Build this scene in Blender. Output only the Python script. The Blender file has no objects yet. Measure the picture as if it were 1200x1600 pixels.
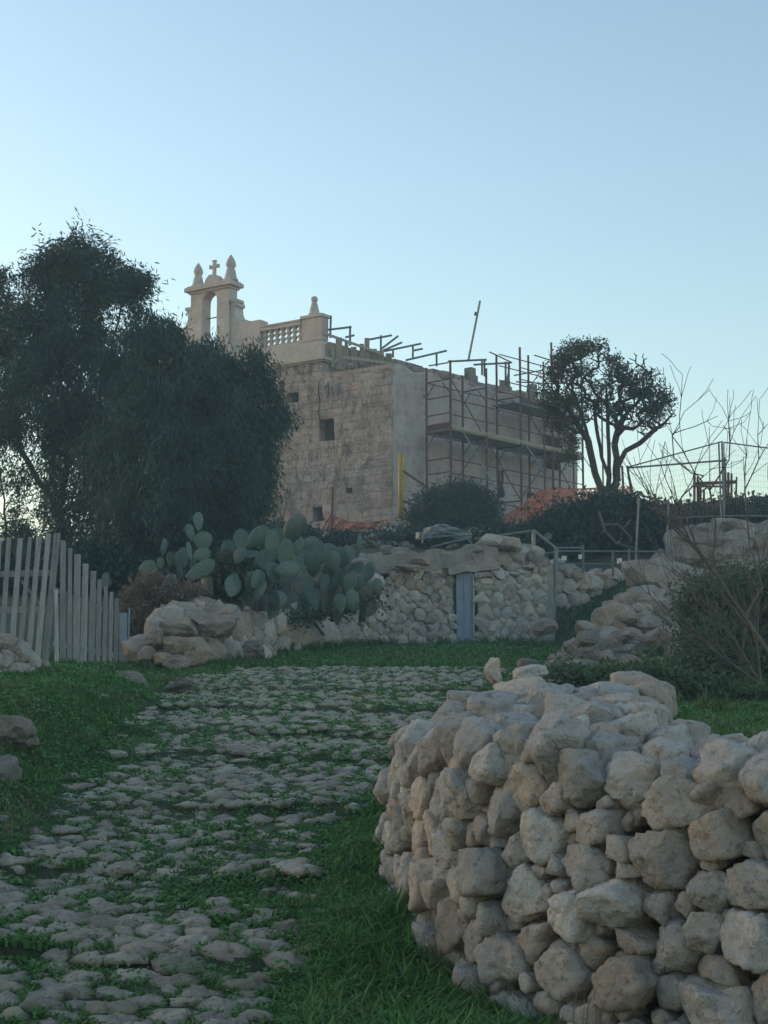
import bpy, math, random
import numpy as np
from mathutils import Vector, Matrix
R = math.radians
random.seed(11)
RNG = np.random.default_rng(7)
sc = bpy.context.scene
col = sc.collection

# ------------------------------------------------------------------ camera, sky, sun, exposure
F, HOR, EYE = 2400.0, 1120.0, 1.6          # focal length and horizon in the photograph's pixels, eye height in m
PITCH = math.atan((HOR - 800) / F)
cam = bpy.data.cameras.new('camera'); cam.sensor_fit = 'VERTICAL'; cam.sensor_height = 24; cam.lens = 24 * F / 1600
cam.clip_start = 0.1; cam.clip_end = 5000
co = bpy.data.objects.new('camera', cam); col.objects.link(co)
co.location = (0, 0, EYE); co.rotation_euler = (R(90) + PITCH, 0, 0)
sc.camera = co

SUN_EL, SUN_AZ = 3.5, -60.0                # degrees; azimuth measured from +Y towards +X
w = bpy.data.worlds.new('World'); sc.world = w; w.use_nodes = True
wt = w.node_tree; wt.nodes.clear()
sky = wt.nodes.new('ShaderNodeTexSky'); sky.sky_type = 'NISHITA'; sky.sun_disc = False
sky.sun_elevation = R(SUN_EL); sky.sun_rotation = R(SUN_AZ)
sky.altitude = 100; sky.air_density = 1.0; sky.dust_density = 1.0; sky.ozone_density = 1.5
bg = wt.nodes.new('ShaderNodeBackground'); bg.inputs[1].default_value = 0.15
wo = wt.nodes.new('ShaderNodeOutputWorld')
wt.links.new(sky.outputs[0], bg.inputs[0]); wt.links.new(bg.outputs[0], wo.inputs[0])
sl = bpy.data.lights.new('sun', 'SUN'); sl.energy = 0.4; sl.angle = R(0.5); sl.color = (1.0, 0.72, 0.48)
so = bpy.data.objects.new('sun', sl); col.objects.link(so)
sd = Vector((math.sin(R(SUN_AZ)) * math.cos(R(SUN_EL)), math.cos(R(SUN_AZ)) * math.cos(R(SUN_EL)), math.sin(R(SUN_EL))))
so.rotation_euler = sd.to_track_quat('Z', 'Y').to_euler()
sc.view_settings.view_transform = 'Standard'; sc.view_settings.look = 'None'
sc.view_settings.exposure = 2.1; sc.view_settings.gamma = 1; sc.view_settings.use_curve_mapping = False
sc.cycles.max_bounces = 6; sc.cycles.diffuse_bounces = 3; sc.cycles.glossy_bounces = 2; sc.cycles.transparent_max_bounces = 8

# ------------------------------------------------------------------ measuring: a photograph pixel at a distance -> a place
cp, sp_ = math.cos(PITCH), math.sin(PITCH)
def P(px, py, Y):
    a = (px - 600) / F; b = (800 - py) / F
    dy = cp - b * sp_; dz = sp_ + b * cp
    t = Y / dy
    return np.array([a * t, Y, EYE + dz * t])
def X(px, Y): return P(px, 1000, Y)[0]

# ------------------------------------------------------------------ object helpers
def tag(o, label=None, cat=None, group=None, kind=None):
    if label: o['label'] = label
    if cat: o['category'] = cat
    if group: o['group'] = group
    if kind: o['kind'] = kind
    return o
def empty(name, loc, label=None, cat=None, group=None, kind=None):
    o = bpy.data.objects.new(name, None); col.objects.link(o); o.location = tuple(float(c) for c in loc)
    o.empty_display_size = 0.1
    return tag(o, label, cat, group, kind)
def mesh_np(name, v, f, smooth=False, m=None, attr=None):
    """v (n,3), f (m,k) with one k, or a list of such arrays"""
    me = bpy.data.meshes.new(name)
    fs = f if isinstance(f, list) else [f]
    fs = [np.asarray(a, dtype=np.int32) for a in fs if len(a)]
    v = np.asarray(v, dtype=np.float32)
    loops = np.concatenate([a.ravel() for a in fs]); tot = np.concatenate([np.full(len(a), a.shape[1], np.int32) for a in fs])
    st = np.concatenate([[0], np.cumsum(tot)[:-1]]).astype(np.int32)
    me.vertices.add(len(v)); me.vertices.foreach_set('co', v.ravel())
    me.loops.add(len(loops)); me.loops.foreach_set('vertex_index', loops)
    me.polygons.add(len(tot)); me.polygons.foreach_set('loop_start', st); me.polygons.foreach_set('loop_total', tot)
    me.polygons.foreach_set('use_smooth', np.full(len(tot), smooth))
    me.update(calc_edges=True); me.validate()
    if attr is not None:
        a = me.attributes.new('tone', 'FLOAT', 'POINT'); a.data.foreach_set('value', np.asarray(attr, dtype=np.float32))
    if m: me.materials.append(m)
    return me
def link(name, me, parent=None, loc=None):
    """mesh given in world space unless loc; parented keeping world place"""
    o = bpy.data.objects.new(name, me); col.objects.link(o)
    if loc is not None: o.location = tuple(float(c) for c in loc)
    if parent:
        o.parent = parent
        base = Vector(parent.location)
        p = parent.parent
        while p: base = base + Vector(p.location); p = p.parent
        o.location = Vector(o.location) - base
    return o
class MB:
    """collects solid shapes into one mesh"""
    def __init__(s): s.v = []; s.q = {3: [], 4: []}; s.n = 0; s.big = []
    def add(s, v, faces):
        v = np.asarray(v, float).reshape(-1, 3)
        for f in faces:
            if len(f) in s.q: s.q[len(f)].append([i + s.n for i in f])
            else: s.big.append([i + s.n for i in f])
        s.v.append(v); s.n += len(v)
    def box(s, o, ax, ay, az):
        o, ax, ay, az = (np.array(a, float) for a in (o, ax, ay, az))
        v = [o + i * ax + j * ay + k * az for k in (0, 1) for j in (0, 1) for i in (0, 1)]
        f = [(0, 2, 3, 1), (4, 5, 7, 6), (0, 1, 5, 4), (2, 6, 7, 3), (0, 4, 6, 2), (1, 3, 7, 5)]
        if np.dot(np.cross(ax, ay), az) < 0: f = [a[::-1] for a in f]
        s.add(v, f)
    def tube(s, p0, p1, r0, r1=None, n=6, cap=True):
        r1 = r0 if r1 is None else r1
        p0, p1 = np.array(p0, float), np.array(p1, float); d = p1 - p0; L = np.linalg.norm(d)
        if L < 1e-6: return
        d /= L; a = np.cross(d, (0, 0, 1) if abs(d[2]) < .9 else (1, 0, 0)); a /= np.linalg.norm(a); b = np.cross(d, a)
        an = np.arange(n) * 2 * math.pi / n
        ring = np.outer(np.cos(an), a) + np.outer(np.sin(an), b)
        v = np.vstack([p0 + ring * r0, p1 + ring * r1])
        f = [(i, (i + 1) % n, n + (i + 1) % n, n + i) for i in range(n)]
        if cap: f += [tuple(range(n))[::-1], tuple(range(n, 2 * n))]
        s.add(v, f)
    def path(s, pts, r, n=6, r1=None):
        r1 = r if r1 is None else r1; m = len(pts) - 1
        for i in range(m): s.tube(pts[i], pts[i + 1], r + (r1 - r) * i / m, r + (r1 - r) * (i + 1) / m, n)
    def lathe(s, o, prof, n=10, rot=0.0, sq=False):
        o = np.array(o, float); an = np.arange(n) * 2 * math.pi / n + rot
        v = []; f = []
        for (r, z) in prof: v.append(o + np.stack([np.cos(an) * r, np.sin(an) * r, np.full(n, z)], 1))
        for k in range(len(prof) - 1):
            for i in range(n): f.append((k * n + i, k * n + (i + 1) % n, (k + 1) * n + (i + 1) % n, (k + 1) * n + i))
        f.append(tuple(range(n))[::-1]); f.append(tuple(range((len(prof) - 1) * n, len(prof) * n)))
        s.add(np.vstack(v), f)
    def prism(s, poly, dvec):
        poly = np.array(poly, float); n = len(poly); d = np.array(dvec, float)
        f = [tuple(range(n))[::-1], tuple(range(n, 2 * n))] + [(i, (i + 1) % n, n + (i + 1) % n, n + i) for i in range(n)]
        s.add(np.vstack([poly, poly + d]), f)
    def build(s, name, m, parent=None, smooth=False, kind=None, label=None):
        v = np.vstack(s.v); me = bpy.data.meshes.new(name)
        c = v.mean(0)
        me.from_pydata((v - c).tolist(), [], s.q[3] + s.q[4] + s.big); me.update()
        if smooth: me.polygons.foreach_set('use_smooth', [True] * len(me.polygons))
        me.materials.append(m)
        return tag(link(name, me, parent, c), label, kind=kind)

# ------------------------------------------------------------------ noise in numpy
def _h(ix, iy, iz, seed):
    n = (ix * 374761393 + iy * 668265263 + iz * 2147483647 + seed * 974634777) & 0xFFFFFFFF
    n = ((n ^ (n >> 13)) * 1274126177) & 0xFFFFFFFF
    return ((n ^ (n >> 16)) & 0xFFFF) / 65535.0
def vnoise(p, seed=0):
    p = np.asarray(p, float)
    if p.shape[1] == 2: p = np.hstack([p, np.zeros((len(p), 1))])
    i = np.floor(p).astype(np.int64); f = p - i; f = f * f * (3 - 2 * f); out = 0
    for dx in (0, 1):
        for dy in (0, 1):
            for dz in (0, 1):
                out = out + _h(i[:, 0] + dx, i[:, 1] + dy, i[:, 2] + dz, seed) * (f[:, 0] if dx else 1 - f[:, 0]) * (f[:, 1] if dy else 1 - f[:, 1]) * (f[:, 2] if dz else 1 - f[:, 2])
    return out * 2 - 1
def fbm(p, seed=0, o=3):
    s = 0; a = 1; t = 0
    for k in range(o): s = s + a * vnoise(np.asarray(p) * 2.03 ** k, seed + k); t += a; a *= .5
    return s / t

# ------------------------------------------------------------------ materials
MATS = {}
def nodes(name):
    m = bpy.data.materials.new(name); m.use_nodes = True; nt = m.node_tree
    b = nt.nodes['Principled BSDF']; MATS[name] = m
    return m, nt, b
def N(nt, t, **k):
    n = nt.nodes.new(t)
    for a, v in k.items():
        if a.startswith('i_'): n.inputs[int(a[2:])].default_value = v
        else: setattr(n, a, v)
    return n
def mixc(nt, fac, a, b, bt='MIX'):
    n = nt.nodes.new('ShaderNodeMix'); n.data_type = 'RGBA'; n.blend_type = bt
    for s, v in ((n.inputs[0], fac), (n.inputs[6], a), (n.inputs[7], b)):
        if hasattr(v, 'is_output'): nt.links.new(v, s)
        elif isinstance(v, (int, float)): s.default_value = v
        else: s.default_value = (*v, 1) if len(v) == 3 else v
    return n.outputs[2]
def math_(nt, op, a, b=None):
    n = nt.nodes.new('ShaderNodeMath'); n.operation = op
    for s, v in ((n.inputs[0], a), (n.inputs[1], b)):
        if v is None: continue
        if hasattr(v, 'is_output'): nt.links.new(v, s)
        else: s.default_value = v
    return n.outputs[0]
def ramp(nt, fac, a, b):
    n = nt.nodes.new('ShaderNodeMapRange'); n.clamp = True
    nt.links.new(fac, n.inputs[0]); n.inputs[1].default_value = a; n.inputs[2].default_value = b
    return n.outputs[0]
def tex(nt, scale, detail=4, rough=.6, stretch=None, kind='noise', dist=0.0):
    g = nt.nodes.get('geo') or N(nt, 'ShaderNodeNewGeometry', name='geo')
    src = g.outputs['Position']
    if stretch:
        mp = N(nt, 'ShaderNodeMapping'); mp.inputs[3].default_value = stretch; nt.links.new(src, mp.inputs[0]); src = mp.outputs[0]
    if kind == 'noise':
        t = N(nt, 'ShaderNodeTexNoise'); t.inputs['Scale'].default_value = scale; t.inputs['Detail'].default_value = detail
        t.inputs['Roughness'].default_value = rough; t.inputs['Distortion'].default_value = dist
        o = t.outputs[0]
    else:
        t = N(nt, 'ShaderNodeTexVoronoi'); t.inputs['Scale'].default_value = scale; t.feature = kind; o = t.outputs[0]
    nt.links.new(src, t.inputs['Vector'])
    return o
def bump(nt, b, h, strength, dist):
    n = N(nt, 'ShaderNodeBump'); n.inputs['Strength'].default_value = strength; n.inputs['Distance'].default_value = dist
    nt.links.new(h, n.inputs['Height'])
    if b.inputs['Normal'].is_linked: nt.links.new(b.inputs['Normal'].links[0].from_socket, n.inputs['Normal'])
    nt.links.new(n.outputs[0], b.inputs['Normal'])
def stone_mat(name, c1, c2, warm, dark, s=1.0, rnd=.35, bs=.6, bd=.02, warm_amt=.5, lichen=(.44, .43, .42), lich=.55, streak=0):
    """pitted limestone: two greys in patches, rusty faces, dark pits, pale lichen; a tone of its own per stone"""
    m, nt, b = nodes(name)
    a = tex(nt, 3 * s, 5, .6); c = mixc(nt, ramp(nt, a, .35, .65), c1, c2)
    wv = tex(nt, 2.1 * s, 4, .65, dist=.6); oi = N(nt, 'ShaderNodeObjectInfo'); rr = oi.outputs['Random']
    wf = math_(nt, 'MULTIPLY', ramp(nt, math_(nt, 'ADD', wv, math_(nt, 'MULTIPLY', math_(nt, 'SUBTRACT', rr, .5), .32)), .52, .66), warm_amt)
    c = mixc(nt, wf, c, warm)
    l = tex(nt, 14 * s, 6, .75); c = mixc(nt, math_(nt, 'MULTIPLY', ramp(nt, l, .55, .68), lich), c, lichen)
    pits = tex(nt, 30 * s, 5, .7); c = mixc(nt, math_(nt, 'MULTIPLY', ramp(nt, pits, .46, .3), .75), c, dark)
    if streak:
        st2 = tex(nt, 3.4, 5, .75, (1, 1, .45)); big_ = tex(nt, .55, 3, .6)
        c = mixc(nt, math_(nt, 'MULTIPLY', math_(nt, 'MULTIPLY', ramp(nt, st2, .48, .60), ramp(nt, big_, .36, .56)), streak), c, (.15, .125, .115))
        rows_ = tex(nt, 2.2, 4, .7, (.8, .8, 2.0)); c = mixc(nt, math_(nt, 'MULTIPLY', ramp(nt, rows_, .52, .62), streak * .6), c, (.20, .165, .15))
    tone = math_(nt, 'ADD', math_(nt, 'MULTIPLY', math_(nt, 'FRACT', math_(nt, 'MULTIPLY', rr, 7.31)), rnd), 1 - rnd / 2)
    gr = nt.nodes.new('ShaderNodeCombineColor')
    for i in range(3): nt.links.new(tone, gr.inputs[i])
    c = mixc(nt, 1.0, c, gr.outputs[0], 'MULTIPLY')
    nt.links.new(c, b.inputs['Base Color']); b.inputs['Roughness'].default_value = .92; b.inputs['Specular IOR Level'].default_value = .2
    bump(nt, b, tex(nt, 7 * s, 8, .7), bs, bd * 3.2 / s)
    bump(nt, b, tex(nt, 38 * s, 4, .7), bs, bd * .55 / s)
    return m
def plain(name, c, c2=None, s=8.0, rough=.8, bs=.2, bd=.01, metal=0, stretch=None, lo=.35, hi=.65, rnd=0.0, trans=False):
    m, nt, b = nodes(name)
    t = tex(nt, s, 5, .65, stretch)
    cc = mixc(nt, ramp(nt, t, lo, hi), c, c2 or tuple(x * .7 for x in c))
    if rnd:
        oi = N(nt, 'ShaderNodeObjectInfo'); tone = math_(nt, 'ADD', math_(nt, 'MULTIPLY', oi.outputs['Random'], rnd), 1 - rnd / 2)
        gr = nt.nodes.new('ShaderNodeCombineColor')
        for i in range(3): nt.links.new(tone, gr.inputs[i])
        cc = mixc(nt, 1.0, cc, gr.outputs[0], 'MULTIPLY')
    nt.links.new(cc, b.inputs['Base Color']); b.inputs['Roughness'].default_value = rough; b.inputs['Metallic'].default_value = metal
    b.inputs['Specular IOR Level'].default_value = .3
    if bs: bump(nt, b, t, bs, bd)
    return m
def leaf_mat(name, c1, c2, c3=None, s=1.5, rough=.55, trans=.25):
    """leaves: tone per leaf from the attribute, patches from position, some light let through"""
    m, nt, b = nodes(name)
    at = N(nt, 'ShaderNodeAttribute', attribute_name='tone')
    c = mixc(nt, at.outputs['Fac'], c1, c2)
    if c3: c = mixc(nt, math_(nt, 'MULTIPLY', ramp(nt, tex(nt, s, 3), .5, .68), .8), c, c3)
    nt.links.new(c, b.inputs['Base Color']); b.inputs['Roughness'].default_value = rough; b.inputs['Specular IOR Level'].default_value = .25
    tr = N(nt, 'ShaderNodeBsdfTranslucent'); nt.links.new(c, tr.inputs[0])
    mx = N(nt, 'ShaderNodeMixShader'); mx.inputs[0].default_value = trans
    nt.links.new(b.outputs[0], mx.inputs[1]); nt.links.new(tr.outputs[0], mx.inputs[2])
    nt.links.new(mx.outputs[0], nt.nodes['Material Output'].inputs['Surface'])
    return m
M_wallstone = stone_mat('rubble_limestone', (.40, .375, .36), (.60, .545, .50), (.58, .42, .30), (.15, .13, .115), bs=1.0, warm_amt=.5, lichen=(.60, .58, .56), lich=.6, rnd=.45)
M_cobble = stone_mat('trodden_limestone', (.29, .25, .20), (.50, .42, .345), (.42, .31, .21), (.09, .09, .06), 1.3, warm_amt=.4, lichen=(.48, .45, .41), bs=.9)
M_farstone = stone_mat('field_wall_limestone', (.34, .295, .265), (.50, .43, .38), (.52, .36, .23), (.13, .11, .09), .8, rnd=.5, bs=.9)
M_rock = stone_mat('outcrop_limestone', (.34, .295, .26), (.52, .44, .385), (.52, .36, .23), (.13, .11, .09), 1.0, bd=.04, bs=1.0, rnd=.4, warm_amt=.7)
M_core = plain('earth_fill', (.075, .065, .05), (.03, .028, .022), 12, bs=.6, bd=.03)
M_mortar = plain('earthy_mortar', (.30, .265, .225), (.19, .165, .14), 7, .95, .6, .03)
M_block = stone_mat('weathered_block', (.52, .43, .39), (.70, .585, .53), (.62, .41, .31), (.18, .15, .135), .45, rnd=.2, bd=.045, warm_amt=.45, lichen=(.22, .195, .18), lich=.6, bs=1, streak=.8)
M_trim = stone_mat('carved_block', (.45, .39, .36), (.60, .52, .47), (.56, .40, .31), (.26, .22, .20), .5, rnd=.1, bd=.02, warm_amt=.35, lichen=(.34, .31, .28))
M_render = stone_mat('old_lime_render', (.43, .375, .36), (.60, .52, .50), (.54, .39, .32), (.27, .24, .23), .30, rnd=.05, bd=.03, warm_amt=.4, lichen=(.30, .28, .28), lich=.6, streak=.38)
M_wood = plain('weathered_board', (.42, .405, .395), (.17, .165, .16), 9, .85, .5, .01, stretch=(7, 7, .45), rnd=.5, lo=.3, hi=.75)
M_plank = plain('shuttering_board', (.36, .30, .235), (.22, .18, .14), 10, .85, .3, .01, stretch=(4, 4, .6), rnd=.4)
M_rust = plain('rusty_scaffold_steel', (.16, .06, .045), (.08, .04, .035), 9, .7, .2, .002, rnd=.3)
M_steel = plain('dull_galvanised_steel', (.24, .27, .27), (.15, .175, .175), 12, .55, .1, .002, metal=.3)
M_greenpost = plain('faded_green_paint', (.17, .24, .22), (.10, .14, .13), 12, .6, .1, .002)
M_bluedoor = plain('blue_grey_painted_sheet', (.26, .32, .40), (.20, .25, .315), 5, .55, .15, .004, stretch=(3, 3, .6))
M_yellow = plain('yellow_plastic_pipe', (.50, .34, .06), (.36, .25, .06), 6, .5, .05, .002)
M_orange = plain('orange_safety_net', (.62, .17, .085), (.42, .12, .07), 5, .7, .3, .02)
M_white = plain('white_board', (.75, .76, .75), (.62, .63, .62), 8, .6, .05, .002)
M_bag = plain('white_sack', (.52, .53, .52), (.32, .33, .33), 5, .7, .4, .03)
M_tarp = plain('grey_tarpaulin', (.24, .27, .275), (.13, .15, .15), 6, .6, .4, .02)
M_black = plain('black_cloth', (.018, .018, .02), (.03, .03, .032), 6, .8)
M_dark = plain('dark_shade_and_pipe', (.02, .017, .015), (.035, .03, .025), 6, .9)  # near-black: painted shade of openings and cracks, also the dark pipe and bar
M_bark = plain('dark_bark', (.075, .062, .05), (.035, .03, .025), 16, .95, .6, .02, stretch=(1, 1, .3))
M_twig = plain('bare_twig', (.17, .15, .125), (.09, .08, .068), 16, .9, .3, .004)
M_euca = leaf_mat('drooping_leaf', (.026, .060, .048), (.060, .110, .082), (.026, .054, .050), .8)
M_carob = leaf_mat('small_dark_leaf', (.025, .04, .025), (.05, .075, .04), None, 1)
M_olive = leaf_mat('olive_leaf', (.04, .06, .035), (.085, .10, .055), None, 1, trans=.35)
M_shrub = leaf_mat('shrub_leaf', (.018, .042, .036), (.040, .075, .055), (.022, .045, .042), 1)
M_weed = leaf_mat('weed_leaf', (.05, .085, .045), (.10, .14, .075), (.06, .08, .055), 1.2)
M_dry = leaf_mat('dry_stalk', (.15, .11, .085), (.25, .19, .145), (.10, .075, .06), 3, .8, .2)
M_grass = leaf_mat('meadow_grass', (.056, .155, .038), (.125, .265, .066), (.15, .19, .07), 1.6, .6, .25)
M_tall = leaf_mat('tall_grass', (.056, .12, .036), (.12, .19, .06), (.15, .17, .08), 2, .6, .25)

# ------------------------------------------------------------------ the lie of the land
def lin(y, xs, ys): return np.interp(y, xs, ys)
def sst(t): t = np.clip(t, 0, 1); return t * t * (3 - 2 * t)
PC = ([-60, -5, 0, 20, 26, 31, 32.5, 34, 38, 44, 48, 60, 90, 200, 340], [-6, -.5, 0, 2.2, 2.72, 3.02, 3.9, 4.9, 5.8, 6.9, 7.25, 7.5, 7.0, 2, -2])
PL = ([-60, -5, 0, 5, 12, 16, 19, 20.5, 22, 24, 30, 40, 50, 60, 90, 200, 340], [-5.6, -.1, .35, .9, 1.72, 2.02, 2.2, 2.28, 2.75, 3.2, 4.35, 6.0, 7.3, 7.4, 7.0, 2, -2])
PR = ([-60, -5, 0, 5, 9, 14, 20, 24, 28, 34, 35.5, 40, 45, 60, 90, 200, 340], [-5, .1, .7, 1.2, 1.46, 1.70, 2.2, 2.75, 3.6, 4.75, 5.6, 6.9, 7.2, 7.3, 6.8, 2, -2])
XL = ([0, 5, 11, 16, 18, 20.2, 24, 28, 30.5, 33], [-1.6, -1.5, -1.95, -2.0, -3.0, -3.1, -1.9, -.35, -.3, -.3])
XR = ([0, 4, 4.7, 5.2, 5.97, 8, 9.8, 11.5, 14, 18, 22, 28, 32, 40], [2.9, 2.0, 1.35, .8, .42, .35, .6, 1.2, 1.6, 2.3, 2.7, 3.6, 4.2, 4.2])
WL = ([0, 16, 20, 21, 33], [1.3, 1.0, .5, .35, .8]); WR = ([0, 4, 11, 14, 40], [.35, .35, .35, 1.2, 1.6])
PXL = ([3, 5, 8.6, 11, 15, 18, 21], [-1.6, -1.65, -1.95, -2.2, -2.3, -2.6, -1.6])       # the paved path's edges
PXR = ([3, 5, 8.6, 10, 12, 14, 18, 21], [-.25, -.3, -.22, .0, .45, .8, 1.4, 2.0])
STEPS = [4.6, 5.95, 7.5, 9.4, 11.7, 13.2, 15.2, 17.3]
STEPW = lambda x: .16 * np.sin(np.asarray(x) * 1.9 + 1.0) + .07 * np.sin(np.asarray(x) * 5.3)
def step_add(x, y):
    y = y + STEPW(x)
    s = np.array(STEPS); k = np.clip(np.searchsorted(s, y) - 1, 0, len(s) - 2)
    t = (y - s[k]) / (s[k + 1] - s[k]); jump = .055
    return np.where((y > s[0]) & (y < s[-1]), jump * (.5 - t), 0)
def H(x, y):
    x = np.asarray(x, float); y = np.asarray(y, float)
    c = lin(y, *PC)
    inp = sst((x - lin(y, *PXL) + .25) / .3) * sst((lin(y, *PXR) + .2 - x) / .3)
    c = c + step_add(x, y) * inp
    l = sst((lin(y, *XL) - x) / lin(y, *WL)); r = sst((x - lin(y, *XR)) / lin(y, *WR))
    h = c + (lin(y, *PL) - c) * l
    h = h + (lin(y, *PR) - c) * r
    p = np.stack([x.ravel(), y.ravel()], 1)
    n = fbm(p * .9, 3).reshape(x.shape) * .05 * (1 - .6 * inp) + fbm(p * 3.1, 9).reshape(x.shape) * .02
    far = np.clip((np.abs(x) - 12) / 40, 0, 1)
    return h + n * np.clip(y / 3, .3, 1) + far * fbm(p * .05, 5).reshape(x.shape) * 1.5
def h1(x, y): return float(H(np.array([x]), np.array([y]))[0])
def G(px, Y, dz=0):                     # the ground under a pixel column at a distance
    x = X(px, Y); return np.array([x, Y, h1(x, Y) + dz])

gy = np.concatenate([np.linspace(-30, 2, 12)[:-1], np.arange(2, 4, .1), np.arange(4, 12, .045), np.arange(12, 22, .08), np.arange(22, 50, .25), np.geomspace(50, 340, 30)])
gx = np.concatenate([-np.geomspace(260, 6, 30), np.arange(-5.8, -2.6, .2), np.arange(-2.6, 3, .05), np.arange(3, 8, .2), np.geomspace(8, 260, 28)])
XX, YY = np.meshgrid(gx, gy); ZZ = H(XX, YY)
nx, ny = len(gx), len(gy); ii = np.arange(nx * ny).reshape(ny, nx)
quads = np.stack([ii[:-1, :-1].ravel(), ii[:-1, 1:].ravel(), ii[1:, 1:].ravel(), ii[1:, :-1].ravel()], 1)
mg, nt, b = nodes('hillside_soil')
c = mixc(nt, ramp(nt, tex(nt, 1.2, 6), .4, .6), (.028, .045, .02), (.05, .055, .03)); c = mixc(nt, ramp(nt, tex(nt, 11, 5), .52, .68), c, (.09, .08, .06))
nt.links.new(c, b.inputs['Base Color']); b.inputs['Roughness'].default_value = .95; bump(nt, b, tex(nt, 18, 6), .8, .03)
ground = link('ground', mesh_np('ground', np.stack([XX.ravel(), YY.ravel(), ZZ.ravel()], 1), quads, True, mg)); ground['kind'] = 'structure'

# ------------------------------------------------------------------ stones
def ico(n):
    import bmesh
    bm = bmesh.new(); bmesh.ops.create_icosphere(bm, subdivisions=n, radius=1)
    v = np.array([x.co[:] for x in bm.verts]); v /= np.linalg.norm(v, axis=1)[:, None]
    f = np.array([[x.index for x in a.verts] for a in bm.faces]); bm.free(); return v, f
ICO = {n: ico(n) for n in (1, 2, 3, 4)}
def rock_verts(lv, normals, dists, k, size, amp=.06, freq=2.2, seed=0, fine=.0):
    d = ICO[lv][0]
    q = np.maximum(d @ np.asarray(normals).T, 0) / np.asarray(dists)
    r = (q ** k).sum(1) ** (-1 / k)
    v = d * r[:, None]; pv = v / size * freq + seed * 7.7
    v = v + d * (amp * 1.3 * size * fbm(pv, 1, 3))[:, None] + (amp * .5 * size) * np.stack([fbm(pv * .8 + 31 * i, 2, 2) for i in (1, 2, 3)], 1)
    if fine:
        v = v - d * (fine * 1.6 * size * (.35 - np.abs(fbm(pv * 2.2, 5, 3))).clip(0))[:, None]
        if lv > 2: v = v + d * (fine * .7 * size * fbm(pv * 4.3, 8, 4))[:, None]
    return v
def rand_planes(n, lo, hi):
    a = RNG.normal(size=(n, 3)); a /= np.linalg.norm(a, axis=1)[:, None]
    return a, RNG.uniform(lo, hi, n)
def boulder(name, c, size, m, parent=None, lv=3, rot=None, k=11, label=None, cat=None, group=None, planes=9):
    """free rock: size = half extents (x,y,z)"""
    n, d = rand_planes(planes, .62, .95)
    ax = np.vstack([np.eye(3), -np.eye(3)]); n = np.vstack([n, ax]); d = np.concatenate([d, np.full(6, 1.0)])
    big = max(size) > .22
    if big and lv == 3 and m is not M_rock: lv = 4
    v = rock_verts(lv, n, d, k + 5, 1.0, .17 if big else .13, 2.1, random.random() * 50, .2 if big else .13) * np.array(size)
    if rot is None: rot = random.uniform(-.3, .3)
    cz, sz = math.cos(rot), math.sin(rot); v = v @ np.array([[cz, sz, 0], [-sz, cz, 0], [0, 0, 1]])
    tl = random.uniform(-.2, .2); ct, st_ = math.cos(tl), math.sin(tl); v = v @ np.array([[ct, 0, st_], [0, 1, 0], [-st_, 0, ct]])
    o = link(name, mesh_np(name, v, ICO[lv][1], lv == 4 or m is not M_rock, m), parent, c)
    return tag(o, label, cat, group)
def darts(n_try, sampler, radii, aspect=1.0, start=None):
    """dart throwing, large radii first -> points (n,2) and radii"""
    pts = list(start or [])
    rs = np.sort(RNG.choice(radii, n_try) * RNG.uniform(.85, 1.15, n_try))[::-1]
    cand = sampler(n_try)
    A = np.array([[p[0], p[1] * aspect, p[2]] for p in pts]) if pts else np.zeros((0, 3))
    for (x, y), r in zip(cand, rs):
        if len(A):
            d = np.hypot(A[:, 0] - x, A[:, 1] - y * aspect)
            if (d < (A[:, 2] + r) * .84).any(): continue
        A = np.vstack([A, [x, y * aspect, r]])
    A[:, 1] /= aspect
    return A
def cell_planes(A, i, gap, aspect=1.0, nb=11):
    """side planes of a stone, in its own 2-D frame: bisectors to its neighbours, weighted by size"""
    dx = A[:, 0] - A[i, 0]; dy = (A[:, 1] - A[i, 1]); D = np.hypot(dx, dy); D[i] = 1e9
    idx = np.argsort(D)[:nb]; out = []
    for j in idx:
        # metric with the vertical squeezed, so that stones lie flatter
        ey = aspect; nx_, ny_ = dx[j], dy[j] * ey * ey
        Dm2 = dx[j] ** 2 + (dy[j] * ey) ** 2
        t = .5 * (1 + (A[i, 2] ** 2 - A[j, 2] ** 2) / Dm2)
        t = min(max(t, .25), .75)
        L = math.hypot(nx_, ny_); d = t * Dm2 / L
        out.append((nx_ / L, ny_ / L, max(d - gap, .012)))
    return out
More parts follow.
